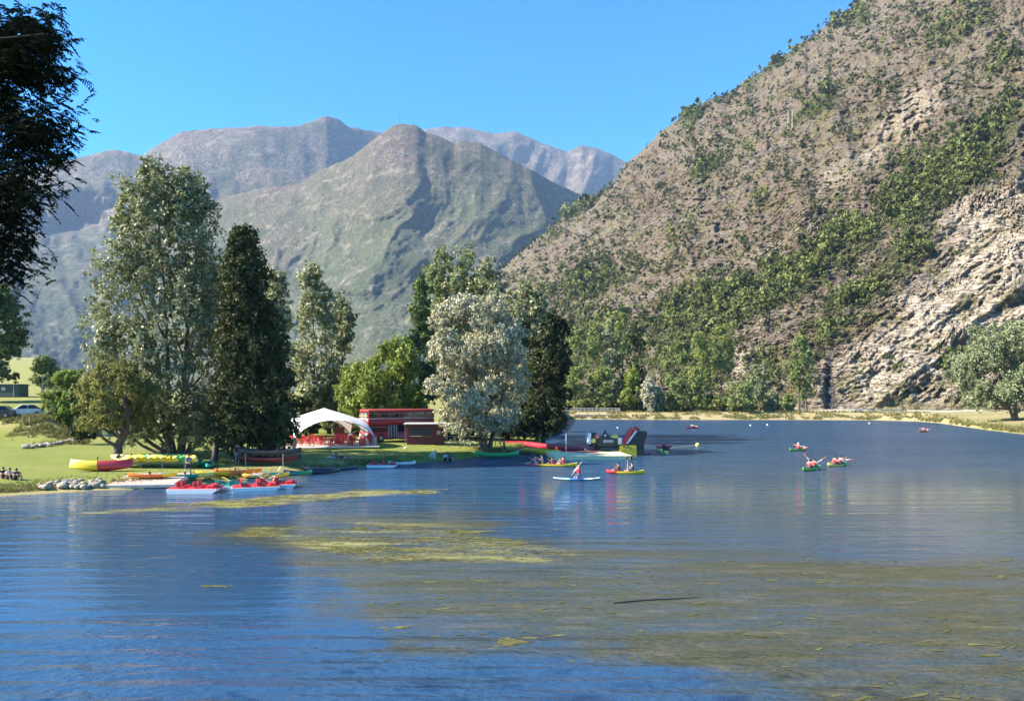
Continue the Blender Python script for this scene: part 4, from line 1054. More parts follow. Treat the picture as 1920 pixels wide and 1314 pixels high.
def body_mesh(nm, skin):
    key = (nm, skin.name)
    if key in _bodies: return _bodies[key]
    J = pose(nm); V, E, R = [], [], []
    def v(p, r): V.append(tuple(p)); R.append(r if isinstance(r, tuple) else (r, r)); return len(V) - 1
    idx = {k: v(J[k], RAD[k]) for k in ('pel', 'bel', 'che', 'nek', 'hed', 'top')}
    E += [(idx['pel'], idx['bel']), (idx['bel'], idx['che']), (idx['che'], idx['nek']), (idx['nek'], idx['hed']), (idx['hed'], idx['top'])]
    face = Vector(J['hed']) - Vector(J['nek']); fwd = Vector((0, -1, 0))
    nose = v(Vector(J['hed']) + fwd * .105 + Vector((0, 0, -.015)), .016); E.append((idx['hed'], nose))
    for s, k in ((1, 'l'), (-1, 'r')):
        a = [v(J[k + q], RAD[q]) for q in ('sh', 'el', 'wr')]; E += [(idx['che'], a[0]), (a[0], a[1]), (a[1], a[2])]
        W = Vector(J[k+'wr']); d = (W - Vector(J[k+'el'])).normalized(); side = d.cross(Vector((0, 0, 1))); side = side.normalized() if side.length > .1 else Vector((1, 0, 0)); nrm = side.cross(d)
        palm = v(W + d * .07, (.036, .018)); E.append((a[2], palm))
        for f, (o, Lf) in enumerate(((-.030, .062), (-.010, .075), (.010, .070), (.030, .055))):
            k1 = v(W + d * .105 + side * o, .0095); k2 = v(W + d * (.105 + Lf * .5) + side * o * 1.1 - nrm * .014, .0085); k3 = v(W + d * (.105 + Lf * .75) + side * o * 1.1 - nrm * .034, .0075)
            E += [(palm, k1), (k1, k2), (k2, k3)]
        t1 = v(W + d * .055 - side * s * .045, .011); t2 = v(W + d * .095 - side * s * .058 - nrm * .012, .009); E += [(palm, t1), (t1, t2)]
        g = [v(J[k + q], RAD[q]) for q in ('hi', 'kn', 'an', 'to')]; E += [(idx['pel'], g[0]), (g[0], g[1]), (g[1], g[2]), (g[2], g[3])]
    me = bpy.data.meshes.new('person'); me.from_pydata(V, E, [])
    o = bpy.data.objects.new('person_sketch', me); COL.objects.link(o)
    md = o.modifiers.new('skin', 'SKIN'); md.use_smooth_shade = True
    for i, r in enumerate(R): me.skin_vertices[0].data[i].radius = r
    me.skin_vertices[0].data[0].use_root = True
    o.modifiers.new('sub', 'SUBSURF').levels = 1
    dg = bpy.context.evaluated_depsgraph_get(); dg.update()
    out = bpy.data.meshes.new_from_object(o.evaluated_get(dg)); out.name = 'person'
    bpy.data.objects.remove(o); bpy.data.meshes.remove(me)
    out.materials.clear(); out.materials.append(skin)
    _bodies[key] = out; return out
def person(label, nm, loc, rz, top=None, vest=None, legs=CLOTHD, hair=HAIR, skin=SKIN, scale=1.0, cap=None, group=None):
    J = {k: Vector(p) for k, p in pose(nm).items()}
    o = link('person', body_mesh(nm, skin), None, loc, rz); o.scale = (scale,) * 3
    tag(o, label, 'person', group)
    def ring(c, up, rx, ry):
        up = up.normalized(); X = Vector((1, 0, 0)); Y = up.cross(X).normalized()
        return [c + X * rx * math.cos(a) + Y * ry * math.sin(a) for a in [2 * math.pi * i / 12 for i in range(12)]]
    sp = J['nek'] - J['pel']
    if top or vest:
        mb = MB(); q = 1.0 if not vest else 1.13
        mb.loft([ring(J['pel'] + sp * .12, sp, .155*q, .122*q), ring(J['bel'] + sp * .05, sp, .15*q, .12*q), ring(J['che'], sp, .185*q, .135*q), ring(J['che'].lerp(J['nek'], .5), sp, .165*q, .11*q), ring(J['che'].lerp(J['nek'], .8), sp, .075, .07)])
        if top and not vest:
            for k in 'lr': mb.tube([J[k+'sh'] + (J['che'] - J[k+'sh']) * .2, J[k+'sh'], J[k+'sh'].lerp(J[k+'el'], .6)], [.08, .078, .062], 9)
        part('life_vest' if vest else 'shirt', mb, vest or top, o, True)
    if legs:
        mb = MB(); mb.ball(J['pel'], (.17, .135, .12), 12, 7)
        for k in 'lr': mb.tube([J[k+'hi'].lerp(J['pel'], .3), J[k+'hi'].lerp(J[k+'kn'], .35), J[k+'hi'].lerp(J[k+'kn'], .75)], [.115, .105, .09], 9)
        part('shorts', mb, legs, o, True)
    hd = J['hed']; mb = MB(); mb.ball(hd + Vector((0, .022, .035)), (.095, .105, .095), 10, 7)
    part('cap' if cap else 'hair', mb, cap or hair, o, True)
    if cap:
        pass
    mb = MB()
    for s in (-1, 1): mb.ball(hd + Vector((s * .034, -.088, .012)), (.012, .008, .008), 6, 4)
    mb.ball(hd + Vector((0, -.088, -.05)), (.026, .008, .007), 6, 4)
    part('face_features', mb, HAIR, o)
    return o

# ------------------------------------------------------------------ boats
def hull_rings(L, W, hgt, rocker, n=15, deck=.05, t0=-1.0, t1=1.0, pow_=2.3, blunt=.04):
    rings = []
    for i in range(n):
        t = t0 + (t1 - t0) * i / (n - 1); a = abs(t)
        w = max(blunt, (1 - a ** pow_) ** .75) * W / 2; r = rocker * a ** 2.4
        zt = hgt + r * 1.0; zb = r * .75 + .02 * a
        y = t * L / 2
        rings.append([(-w, y, zt - .04), (-w * .98, y, zt), (-w * .6, y, zt - deck * (1 - a) + .01), (0, y, zt - deck * (1 - a) + .03 * a), (w * .6, y, zt - deck * (1 - a) + .01), (w * .98, y, zt), (w, y, zt - .04), (w * .9, y, zb + (zt - zb) * .4), (w * .5, y, zb + .02), (0, y, zb), (-w * .5, y, zb + .02), (-w * .9, y, zb + (zt - zb) * .4)])
    return rings
def kayak(label, loc, rz, L=3.7, W=.78, bow=RED, mid=YEL, stern=None, seats=(-.35, .55), split=(-.45, .5), tilt=0.0, group=None, hgt=.28, rocker=.16, name='kayak'):
    root = thing(name, label, 'kayak' if name == 'kayak' else name, loc, rz, group)
    root.rotation_euler = (0, tilt, rz)
    a, b = split
    part('hull', MB().loft(hull_rings(L, W, hgt, rocker, 13, t0=a, t1=b if stern else .995)), mid, root, True)
    part('bow', MB().loft(hull_rings(L, W, hgt, rocker, 8, t0=-.995, t1=a)), bow, root, True)
    if stern: part('stern', MB().loft(hull_rings(L, W, hgt, rocker, 8, t0=b, t1=.995)), stern, root, True)
    for s in seats:
        mb = MB(); mb.rbox((0, s, hgt - .02), (W * .55, .38, .07), .03); mb.rbox((0, s + .2, hgt + .09), (W * .5, .06, .24), .03, 0, -.2)
        part('seat', mb, DKGREY, root)
    return root
def paddle(label, p, q, blade=ORG, shaft=WHT, group=None):
    """a double paddle from p to q"""
    p, q = Vector(p), Vector(q); d = (q - p); L = d.length; d.normalize()
    root = thing('paddle', label, 'paddle', (p + q) / 2, 0, group)
    root.rotation_euler = d.to_track_quat('Y', 'Z').to_euler()
    part('shaft', MB().tube([(0, -L/2 + .3, 0), (0, L/2 - .3, 0)], .022, 7), shaft, root, True)
    for s in (-1, 1):
        prof = [(-.05, 0), (-.10, .14), (-.10, .34), (-.05, .45), (.05, .45), (.10, .34), (.10, .14), (.05, 0)]
        mb = MB(); mb.prism([(x, s * (L/2 - .42 + y)) for x, y in prof], -.012, .012, 'z')
        part('blade', mb, blade, root)
    return root
def along(root_loc, rz, off):
    return Vector(root_loc) + Matrix.Rotation(rz, 3, 'Z') @ Vector(off)
def heading(dx, dy): return math.atan2(-dx, dy) + math.pi       # turn that points the bow (-y) along (dx, dy)

def crewed(label, px0, px1, py, bowdx, crew, lab_p, mat3, tilt_y=0.0, pad=True, L=None, turn=None, padmat=ORG, vests=None, caps=None, sc=1.0, padang=None, skin=None, tops=None, sized=None):
    """a kayak whose waterline runs px0..px1 in the photo, with people seated in it"""
    c = G((px0 + px1) / 2, py); wid = (px1 - px0) / F * c.y
    ang = turn if turn is not None else .12
    L = L or wid / max(.3, math.cos(ang))
    dx, dy = bowdx * math.cos(ang), math.sin(ang)
    rz = heading(dx, dy); seats = [s * L for s in crew]
    kayak(label, c - Vector((0, 0, .07)), rz, L, .80, *mat3[:2], stern=mat3[2], seats=seats)
    for i, s in enumerate(seats):
        vm = (vests or [RED] * 9)[i]
        person(lab_p[i], 'kayak', along(c, rz, (0, s - .05, .10)), rz, vest=vm, top=(tops or [None] * 9)[i], cap=(caps or [None] * 9)[i], skin=(skin or [SKIN] * 9)[i], scale=sc if not sized else sized[i])
        if pad and (pad is True or pad[i]):
            m_ = along(c, rz, (0, s - .46, .58)); a = (padang or [.35] * 9)[i]
            across = Matrix.Rotation(rz, 3, 'Z') @ Vector((math.cos(a), 0, math.sin(a)))
            paddle('paddle held by the ' + lab_p[i], m_ - across * 1.05, m_ + across * 1.05, padmat)
    return c, rz

crewed('long yellow kayak with a pink bow carrying four people near the cream raft', 988, 1082, 874, -1, (-.32, -.18, .02, .24),
       ['bare backed person at the pink end of the four seat kayak', 'second bare skinned person from the pink end of the four seat kayak', 'low crouching person in the middle of the four seat kayak', 'red vested person at the yellow end of the four seat kayak'],
       (PINK, YEL, None), pad=[0, 0, 0, 1], padang=[0, 0, 0, -.1], vests=[None, None, RED, RED], skin=[SKIN, SKIN, SKIN2, SKIN], sized=[1.1, 1.1, .9, 1.0], turn=.2)
crewed('red bowed yellow kayak with two paddlers in front of the raft end', 1137, 1208, 888, -1, (-.16, .2),
       ['crouched person in front of the red bowed kayak', 'upright person holding a raised paddle in the red bowed kayak'],
       (RED, YEL, None), pad=[0, 1], padang=[0, 1.1], vests=[DKRED, NAVY], skin=[SKIN2, SKIN], turn=.12)
crewed('orange and lime kayak with one white capped paddler on open water', 1476, 1516, 845, 1, (0,),
       ['white capped person in a red vest paddling the orange lime kayak'], (ORG, LIME, None), padang=[.12], caps=[CLOTHW], turn=.5)
crewed('lime and green kayak with two paddlers seen partly from behind', 1503, 1542, 881, 1, (-.12, .16),
       ['bowed person in front seat of the lime green kayak', 'person with raised paddle at the rear of the lime green kayak'], (GRN, LIME, None), padang=[-.6, .9], turn=.75, L=3.4)
crewed('yellow and green kayak with two paddlers sharing long orange paddles', 1547, 1592, 874, 1, (-.14, .16),
       ['person in the front seat of the yellow green kayak', 'person in the rear seat of the yellow green kayak'], (GRN, PALEYEL, None), padang=[-.12, -.32], turn=.45)
crewed('small red kayak far out near the straw coloured far bank', 1288, 1308, 803, 1, (0,), ['tiny person with white paddle in the far red kayak'], (RED, RED, None), padmat=WHT, padang=[.1], turn=.5, L=3.2)
crewed('small orange kayak in front of the grassy right shore', 1721, 1742, 810, 1, (0,), ['dark haired person in the orange kayak off the right shore'], (ORG, ORG, None), padang=[.05], turn=.6, L=3.2)
# paddleboard
c = G(1081, 900); rz = heading(-1, .06)
bd = thing('paddleboard', 'long blue paddleboard with a pale tip and a kneeling rider', 'paddleboard', c, rz)
Lb = 88 / F * c.y
def board(t0, t1): return MB().loft(hull_rings(Lb, .78, .12, .10, 10, .0, t0, t1, 2.6, .12))
part('deck', board(-.30, .30), BLUE, bd, True); part('nose', board(-.995, -.30), SKYB, bd, True); part('tail', board(.30, .995), WHT, bd, True)
part('fin', MB().prism([(Lb/2 - .5, -.02), (Lb/2 - .2, -.02), (Lb/2 - .22, -.28)], -.01, .01, 'x'), DKGREY, bd)
part('deck_pad', MB().rbox((0, 1.2, .128), (.5, 1.1, .02), .008), NAVY, bd)
person('kneeling person in a red vest on the blue paddleboard', 'kneel', along(c, rz, (0, .15, .11)), rz + .6, vest=RED, legs=CLOTHB, hair=HAIR)
p0 = along(c, rz + .6, (.42, -.34, 1.20) if True else 0)
paddle('white paddle raised by the person on the blue paddleboard', p0 + Vector((-.35, 0, -.75)), p0 + Vector((.42, -.1, .28)), WHT, WHT)

# pedal boats along the left shore
def pedal_boat(label, px, py, rz, deck=RED, group='pedal boats at the left shore', L=3.3, sc=1.0):
    c = G(px, py); r = thing('pedal_boat', label, 'pedal boat', c - Vector((0, 0, .06)), rz, group); r.scale = (sc, sc, sc * .74)
    for s in (-1, 1):
        prof = [(-L/2, .30), (-L/2 + .12, .02), (L/2 - .35, 0), (L/2, .34), (L/2, .46), (-L/2, .46)]
        mb = MB(); mb.prism(prof, s * .62 - .30, s * .62 + .30, 'y'); part('float', mb, WHT, r)
    mb = MB(); mb.rbox((0, 0, .50), (L * .98, 1.6, .09), .04); part('deck', mb, deck, r)
    for x in (-.75, .35):
        for y in (-.42, .42):
            mb = MB(); mb.rbox((x, y, .63), (.50, .55, .18), .06); mb.rbox((x - .28, y, .86), (.12, .55, .50), .05, 0); part('seat', mb, deck, r)
    mb = MB(); mb.rbox((1.15, 0, .66), (.5, 1.2, .24), .1); part('front_cowl', mb, deck, r)
    mb = MB(); mb.tube([(.75, 0, .56), (.75, 0, .95)], .025, 6); mb.tube([(.75, -.15, .95), (.75, .15, .95)], .02, 6); part('steering_handle', mb, DKGREY, r)
    mb = MB()
    for k in range(8):
        a = k * math.pi / 4; mb.box((-.95 + .26 * math.cos(a), 0, .28 + .26 * math.sin(a)), (.20, .45, .03), 0, 0)
    part('paddle_wheel', mb, GREYM, r)
    return r
pb1 = pedal_boat('red and white pedal boat floating beside the pinkish ramp', 368, 922, .05)
pb2 = pedal_boat('red pedal boat heaped with orange paddles, left of the pair', 480, 918, .35, sc=.95)
pb3 = pedal_boat('red pedal boat with upright seats at the outer end of the row', 516, 913, .15, sc=.92)
pb4 = pedal_boat('teal pedal boat moored between the red pedal boats', 432, 916, .1, deck=TEAL, sc=.8)
pb5 = pedal_boat('small red pedal boat beached at the lawn edge in front of the tent', 717, 875, .05, sc=.82)
kayak('white sit on kayak beside the small red pedal boat', G(752, 873) + Vector((0, .4, .0)), heading(1, .1), 2.6, .6, WHT, WHT, seats=())
for i, (px, py, dx, dz, bm_) in enumerate([(462, 893, 1.5, .55, ORG), (478, 890, 1.6, .25, ORG), (495, 892, .9, .9, RED), (508, 894, 1.4, .6, ORG), (524, 893, 1.2, .3, ORG), (487, 897, -1.3, .7, WHT), (512, 890, .5, 1.0, WHT), (430, 902, -1.2, .5, YEL)]):
    b0 = G(px, 915); z0 = (CY - py) / F * b0.y + H
    q = Vector((b0.x, b0.y + .25 * i % .8, z0))
    paddle(['orange bladed paddle lying across the heaped pedal boat, leftmost', 'orange paddle lying nearly level on the heaped pedal boat', 'red bladed paddle standing steeply in the pedal boats', 'slanted orange paddle in the middle of the paddle heap', 'orange paddle sticking out at the right end of the heap', 'white bladed paddle slanting left over the red pedal boats', 'white bladed paddle standing upright in the red pedal boats', 'yellow bladed paddle leaning on the teal pedal boat'][i],
           q - Vector((dx / 2, 0, dz / 2)), q + Vector((dx / 2, .2, dz / 2)), bm_, WHT if i % 2 else ORG, 'paddles heaped on the pedal boats')

# kayaks stored on the lawn
def gpt(px, py, dz=0.0):
    p = GY(px, py); p.z += dz; return p
kayak('yellow and red kayak lying on the lawn in front of the leaning tree', gpt(187, 884, .12), heading(-1, -.12), 4.7, .95, YEL, RED, seats=(.9,), split=(-.05, .5), tilt=-.45, hgt=.62, rocker=.3)
rack = thing('kayak_rack', 'low wooden rack carrying the row of yellow and green kayaks', 'rack', gpt(292, 876), .0)
for s in (-1, 1):
    mb = MB(); mb.box((0, s * .7, .42), (6.0, .10, .10)); part('beam', mb, WOOD, rack)
    for x in (-2.7, -.9, .9, 2.7):
        mb = MB(); mb.box((x, s * .7, .17), (.10, .095, .40)); part('post', mb, WOOD, rack)
rp_ = rack.location
for i in range(11):
    nm = ['left end', 'second', 'third', 'fourth', 'fifth', 'sixth', 'seventh', 'eighth', 'ninth', 'tenth', 'right end'][i]
    bowm, midm = [(YEL, PALEYEL), (PALEYEL, LIME), (YEL, YEL), (PALEYEL, GRN), (YEL, PALEYEL), (PALEYEL, LIME), (YEL, YEL), (PALEYEL, PALEYEL), (GRN, LIME), (YEL, PALEYEL), (PALEYEL, YEL)][i]
    kayak('%s kayak of the yellow green row on the low rack' % nm, rp_ + Vector((-2.65 + i * .53, .1, .48 + .02 * (i % 3))), heading(1.0, -.75), 3.5, .75, bowm, midm, seats=(.3,), split=(-.5, .5), tilt=-.6, group='kayaks on the low rack', hgt=.42)
# dark stack of canoes in the shade
crack = thing('canoe_rack', 'dark rack of stacked canoes standing in the tree shade', 'rack', gpt(502, 872))
for x in (-1.6, 1.6):
    for y in (-.9, .9):
        mb = MB(); mb.box((x, y, .5), (.09, .09, 1.1)); part('post', mb, WOOD, crack)
    for z in (.25, .85):
        mb = MB(); mb.box((x, 0, z), (.085, 1.85, .08)); part('crossbar', mb, WOOD, crack)
cl_ = crack.location
for i, (y, z, mm) in enumerate([(-.45, .30, DKRED), (.45, .30, NAVY), (-.45, .90, DKGREY), (.45, .90, DKRED)]):
    kayak(['dark red canoe on the lower tier of the shaded rack', 'dark blue canoe behind on the lower tier of the shaded rack', 'dark grey canoe on top of the shaded rack', 'dark red canoe behind on top of the shaded rack'][i],
          cl_ + Vector((.2, y, z)), heading(1, 0), 5.2, .85, mm, mm, seats=(-1, 1), hgt=.38, rocker=.25, name='canoe', group='canoes on the shaded rack')
for i, (px, py, a, b, c2, dx) in enumerate([(372, 873, GRN, GRN, 3.4, .3), (392, 876, TEAL, GRN, 3.4, .3), (620, 884, NAVY, NAVY, 4.6, 1), (585, 890, DKGREY, NAVY, 4.6, 1), (540, 893, GRN, TEAL, 3.8, 1), (446, 889, ORG, ORG, 3.6, 1), (412, 893, ORG, YEL, 3.6, 1), (352, 897, PALEYEL, TEAL, 3.6, 1), (286, 897, YEL, ORG, 3.4, 1), (498, 897, YEL, PALEYEL, 3.6, 1)]):
    kayak(['green kayak lying in shade left of the dark tree trunk', 'teal and green kayak lying in shade against the dark tree trunk', 'dark blue kayak drawn up at the right end of the shaded shore', 'dark grey kayak drawn up on the shaded shore', 'green and teal kayak at the waterline below the canoe rack', 'orange kayak drawn up in the tree shade behind the pedal boats', 'orange and yellow kayak lying behind the teal pedal boat', 'pale yellow and teal kayak on the shore behind the first pedal boat', 'yellow and orange kayak beached beside the pinkish ramp', 'yellow kayak lying behind the heap of paddles'][i],
          gpt(px, py, .03), heading(dx, .18 if dx == 1 else -1), c2, .74, a, b, seats=(0,), tilt=.1, group='kayaks drawn up along the shaded shore')
kayak('light green canoe resting on the lawn edge in front of the silver tree', gpt(932, 858, .05), heading(1, .08), 79 / F * 82, .95, GRN, GRN, seats=(-1.2, 1.2), hgt=.42, rocker=.3, name='canoe')

# ramp, shore stones, boundary stones
ramp_ = thing('boat_ramp', 'pinkish wooden boat ramp sloping down to the water', 'ramp', G(258, 916) + Vector((0, .8, 0)), .12)
for i in range(14):
    mb = MB(); mb.rbox((-2.05 + i * .32, 1.5, .44), (.31, 4.2, .07), .012, 0, .085); part('plank', mb, PINKB, ramp_)
for x in (-2.15, 2.35):
    mb = MB(); mb.box((x, 1.5, .30), (.10, 4.3, .22), 0, .085); part('side_beam', mb, PALEW, ramp_)
mb = MB(); mb.rbox((.1, -.68, .16), (4.7, .12, .24), .03); part('front_board', mb, PALEW, ramp_)
def stone_mesh(seed, sx=1.0):
    rng = np.random.default_rng(seed); bm = bmesh.new(); bmesh.ops.create_icosphere(bm, subdivisions=2, radius=.5)
    k = rng.normal(size=3) * 3
    for v_ in bm.verts:
        q = v_.co * 2.2 + Vector(k); f = .72 + .55 * float(fbm(np.array([q.x]), np.array([q.y]), np.array([q.z]), o=2, s=seed)[0])
        v_.co = Vector((v_.co.x * f * 1.15 * sx, v_.co.y * f, v_.co.z * f * .72))
    me = bpy.data.meshes.new('stone'); bm.to_mesh(me); bm.free(); me.materials.append(STONE); return me
STONES = [stone_mesh(s) for s in range(6)]
srg = np.random.default_rng(3)
for i in range(46):
    px = 74 + 118 * srg.random(); f = srg.random()
    py = 918 - (px - 74) * .035 - f * (10 + 8 * sstep(70, 110, px))
    p = gpt(px, py + 1.5); s = srg.uniform(.22, .55) * (1.2 if f < .4 else .85)
    o = link('stone', STONES[i % 6], None, p + Vector((0, 0, s * .18)), srg.uniform(0, 6)); o.scale = (s * 1.25, s, s)
    tag(o, 'one of the pale rounded stones piled at the waterline left of the ramp', 'stone', 'stones at the waterline')
for i in range(22):
    px = 48 + 103 * i / 21; p = gpt(px, 840.5 - 14 * (i / 21) ** 1.6 + srg.normal() * .7); s = srg.uniform(.38, .72)
    o = link('boulder', STONES[(i * 5) % 6], None, p + Vector((0, 0, .22)), srg.uniform(0, 6)); o.scale = (s * 1.2, s, s * 1.1)
    tag(o, 'one of the boulders edging the lawn at the foot of the embankment', 'boulder', 'row of edging boulders')

# ------------------------------------------------------------------ tent with red tables and chairs
TC = Vector(((608 - CX) / F * 85, 85, gz(608, 85)))
plat = thing('terrace_floor', 'pale slab terrace under the white tent', 'terrace', TC + Vector((-.6, .4, 0)), math.radians(16))
for i in range(7):
    for j in range(6):
        mb = MB(); mb.rbox((-5.4 + 1.8 * i, -4.5 + 1.8 * j, .05), (1.78, 1.78, .14), .02); part('slab', mb, mat('pale_concrete', (.55, .51, .44), .85, .15, 1.5), plat)
tent = thing('white_tent', 'white arched event tent with a peaked roof on four dark based legs', 'tent', TC)
cor = [Vector((-1.7, -6.1, 0)), Vector((6.1, -1.7, 0)), Vector((1.7, 6.1, 0)), Vector((-6.1, 1.7, 0))]
def tent_side(A, B, mb_out, n=20, m_=10):
    rows = []
    for j in range(m_ + 1):
        s = j / m_; row = []
        for i in range(n + 1):
            t = i / n; k = abs(2 * t - 1)
            c_ = A.lerp(B, t) * (1 - .10 * (1 - k ** 2)); ze = 1.05 + 1.95 * (1 - k ** 2.6) ** .85
            ex = 1.0 - .38 * k ** 2.2
            z = ze + (4.30 - ze) * s ** ex
            r_ = 1 - s
            row.append((c_.x * r_, c_.y * r_, z))
        rows.append(row)
    V = [p for r in rows for p in r]; Fs = [tuple(int(x) for x in f) for f in grid_faces(m_ + 1, n + 1)]
    mb_out.add(V, Fs)
for i in range(4):
    mb = MB(); tent_side(cor[i], cor[(i + 1) % 4], mb); part('roof_panel', mb, FABRIC, tent, True)
    A = cor[i]; d = A.normalized()
    mb = MB(); mb.rbox((A.x, A.y, .50), (.42, .42, 1.15), .04, math.atan2(A.y, A.x)); part('leg_cover', mb, GREYM, tent)
    mb = MB(); mb.tube([A + Vector((0, 0, .0)), A * .97 + Vector((0, 0, 1.0)), A * .80 + Vector((0, 0, 1.75)), A * .45 + Vector((0, 0, 2.75)), Vector((0, 0, 3.9))], .05, 6); part('arch_pole', mb, DKGREY, tent, True)
def make_table(label, loc, rz):
    r = thing('cafe_table', label, 'table', loc, rz, 'red tables under the tent')
    part('tabletop', MB().rbox((0, 0, .72), (.85, .85, .05), .02), RED, r)
    for x in (-.36, .36):
        for y in (-.36, .36): part('leg', MB().box((x, y, .35), (.05, .05, .69)), RED, r)
    return r
def make_chair(label, loc, rz):
    r = thing('cafe_chair', label, 'chair', loc, rz, 'red chairs around the tent tables')
    part('seat', MB().rbox((0, 0, .44), (.48, .46, .05), .02), RED, r)
    part('backrest', MB().rbox((0, .23, .70), (.46, .05, .42), .02, 0, .12), RED, r)
    for s in (-1, 1):
        part('armrest', MB().rbox((s * .25, .0, .64), (.05, .44, .04), .015), RED, r)
        for y in (-.19, .19): part('leg', MB().box((s * .20, y, .21), (.045, .045, .42)), RED, r)
    return r
t0 = c0 = None; zt = TC.z + .12
tabs = [(535, 84), (556, 87), (572, 82.5), (596, 86), (612, 83), (632, 87), (650, 84), (668, 82.8), (585, 89.5), (690, 84.5), (652, 89)]
for i, (px, D) in enumerate(tabs):
    lc = Vector(((px - CX) / F * D, D, zt if 545 < px < 680 else gz(px, D)))
    side = 'outside the left edge of' if px < 560 else ('beside the front leg of' if px < 625 else 'in the right half of')
    lb = 'square red table among red chairs ' + side + ' the white tent'
    if t0 is None: t0 = make_table(lb, lc, .3)
    else: dup(t0, lc, RNG.uniform(0, 1.5), lb)
    for k in range(4):
        a = k * math.pi / 2 + RNG.uniform(-.2, .2) + i; p = lc + Vector((math.sin(a) * .78, -math.cos(a) * .78, 0))
        lc2 = 'red plastic armchair at a table ' + side + ' the white tent'
        if c0 is None: c0 = make_chair(lc2, p, a + math.pi)
        else: dup(c0, p, a + math.pi, lc2)
# bar counter and stack seen inside the tent
r = thing('bar_counter', 'tall red counter stand inside the white tent', 'counter', Vector(((636 - CX) / F * 86.5, 86.5, zt)), .2)
part('cabinet', MB().rbox((0, 0, .62), (1.1, .7, 1.24), .03), RED, r); part('counter_top', MB().rbox((0, 0, 1.27), (1.25, .85, .06), .02), DKGREY, r); part('back_panel', MB().rbox((.1, .42, 1.25), (.9, .06, 1.3), .02), DKRED, r)

# ------------------------------------------------------------------ the double-decker bus and its kiosk
th = math.radians(37)
bD = 90.0; bx = (690 - CX) / F * bD
bus = thing('double_decker_bus', 'red double decker bus parked behind the white tent', 'bus', (bx, bD, gz(690, bD) + .02), th)
# local x runs from the front to the rear, local y across (near side at 0, far side at 2.5)
Lb_, Wb_ = 9.4, 2.5
mb = MB(); mb.rbox((Lb_/2 + .0, Wb_/2, .80), (Lb_, Wb_, .95), .10); part('lower_skirt', mb, REDBUS, bus, True)
mb = MB(); mb.rbox((Lb_/2 + .25, Wb_/2, 1.65), (Lb_ - .6, Wb_ - .12, .78), .02); part('lower_saloon', mb, DKGREY, bus)
mb = MB(); mb.rbox((Lb_/2, Wb_/2, 2.44), (Lb_, Wb_ + .02, .82), .10); part('middle_band', mb, REDBUS, bus, True)
mb = MB(); mb.rbox((Lb_/2, Wb_/2, 3.86), (Lb_ - .1, Wb_ - .02, .34), .14); part('roof', mb, mat('bus_roof_paint', (.42, .06, .06), .4, .2), bus, True)
mb = MB(); mb.rbox((Lb_/2, Wb_/2, 2.87), (Lb_ + .02, Wb_ + .05, .05), .01); part('waist_stripe', mb, WHT, bus)
xs = [.14, 1.42, 2.92, 4.35, 4.98, 6.5, 8.0, 9.28]
for y in (.07, Wb_ - .07):
    for x in xs:
        mb = MB(); mb.box((x, y, 3.28), (.15, .12, .82)); part('window_pillar', mb, REDBUS, bus)
    for a, b in zip(xs[:-1], xs[1:]):
        mb = MB(); mb.box(((a + b)/2, y, 3.28), (b - a - .16, .03, .80)); part('upper_window', mb, GLASS, bus)
        mb = MB(); mb.box(((a + b)/2, y + (-.035 if y < 1 else .035), 3.50), (b - a - .16, .02, .035)); part('window_rail', mb, GREYM, bus)
for y in (.28, 1.25, 2.22):
    mb = MB(); mb.box((.06, y, 3.28), (.11, .10, .80)); part('front_pillar', mb, REDBUS, bus)
for y in (.765, 1.735):
    mb = MB(); mb.box((.05, y, 3.24), (.03, .84, .70)); part('front_upper_window', mb, GLASSL, bus)
mb = MB(); mb.rbox((-.02, Wb_/2, 3.22), (.04, Wb_ - .3, .06), .01); part('yellow_rail', mb, PALEYEL, bus)
mb = MB(); mb.box((Lb_ - .06, Wb_/2, 3.28), (.11, Wb_ - .2, .80)); part('rear_panel', mb, REDBUS, bus)
for y in (.72, 1.78):
    mb = MB(); mb.box((.10, y, 1.66), (.05, .98, .74)); part('windscreen', mb, GLASSL, bus)
mb = MB(); mb.box((.09, Wb_/2, 1.66), (.08, .07, .76)); part('windscreen_pillar', mb, REDBUS, bus)
mb = MB(); mb.rbox((-.03, Wb_/2, .82), (.06, .95, .38), .02); part('radiator_grille', mb, DKGREY, bus)
for y in (.40, 2.10):
    mb = MB(); mb.disc((-.03, y, .86), .15, .07, 'x', 12); part('headlight', mb, WHT, bus)
mb = MB(); mb.rbox((-.06, Wb_/2, .40), (.10, 2.4, .16), .03); part('bumper', mb, WHT, bus)
mb = MB(); mb.rbox((-.02, Wb_/2, 2.52), (.05, 1.3, .34), .01); part('destination_panel', mb, DKGREY, bus)
for a, b in [(.45, 1.45), (1.55, 2.6), (4.1, 5.0), (5.1, 6.4), (6.5, 7.8), (7.9, 9.1)]:
    mb = MB(); mb.box(((a + b)/2, .055, 1.66), (b - a, .03, .72)); part('lower_window', mb, GLASSD, bus)
mb = MB(); mb.box((.95, .03, 1.83), (.95, .025, .05)); mb.box((2.05, .03, 1.83), (1.0, .025, .05)); part('window_rail', mb, GREYM, bus)
mb = MB(); mb.box((3.35, .02, 1.28), (1.35, .05, 1.70)); part('door', mb, DKGREY, bus)
for x in (2.80, 3.14, 3.56, 3.90):
    mb = MB(); mb.box((x, -.014, 1.30), (.045, .02, 1.4)); part('door_stripe', mb, WHT, bus)
for x in (1.75, 7.3):
    for y in (.14, Wb_ - .14):
        mb = MB(); mb.disc((x, y, .50), .50, .30, 'y', 20); w_ = part('wheel', mb, RUB, bus)
        mb = MB(); mb.disc((x, y + (-.17 if y < 1 else .17), .50), .25, .05, 'y', 14); o = part('hub', mb, GREYM, bus); o.parent = w_
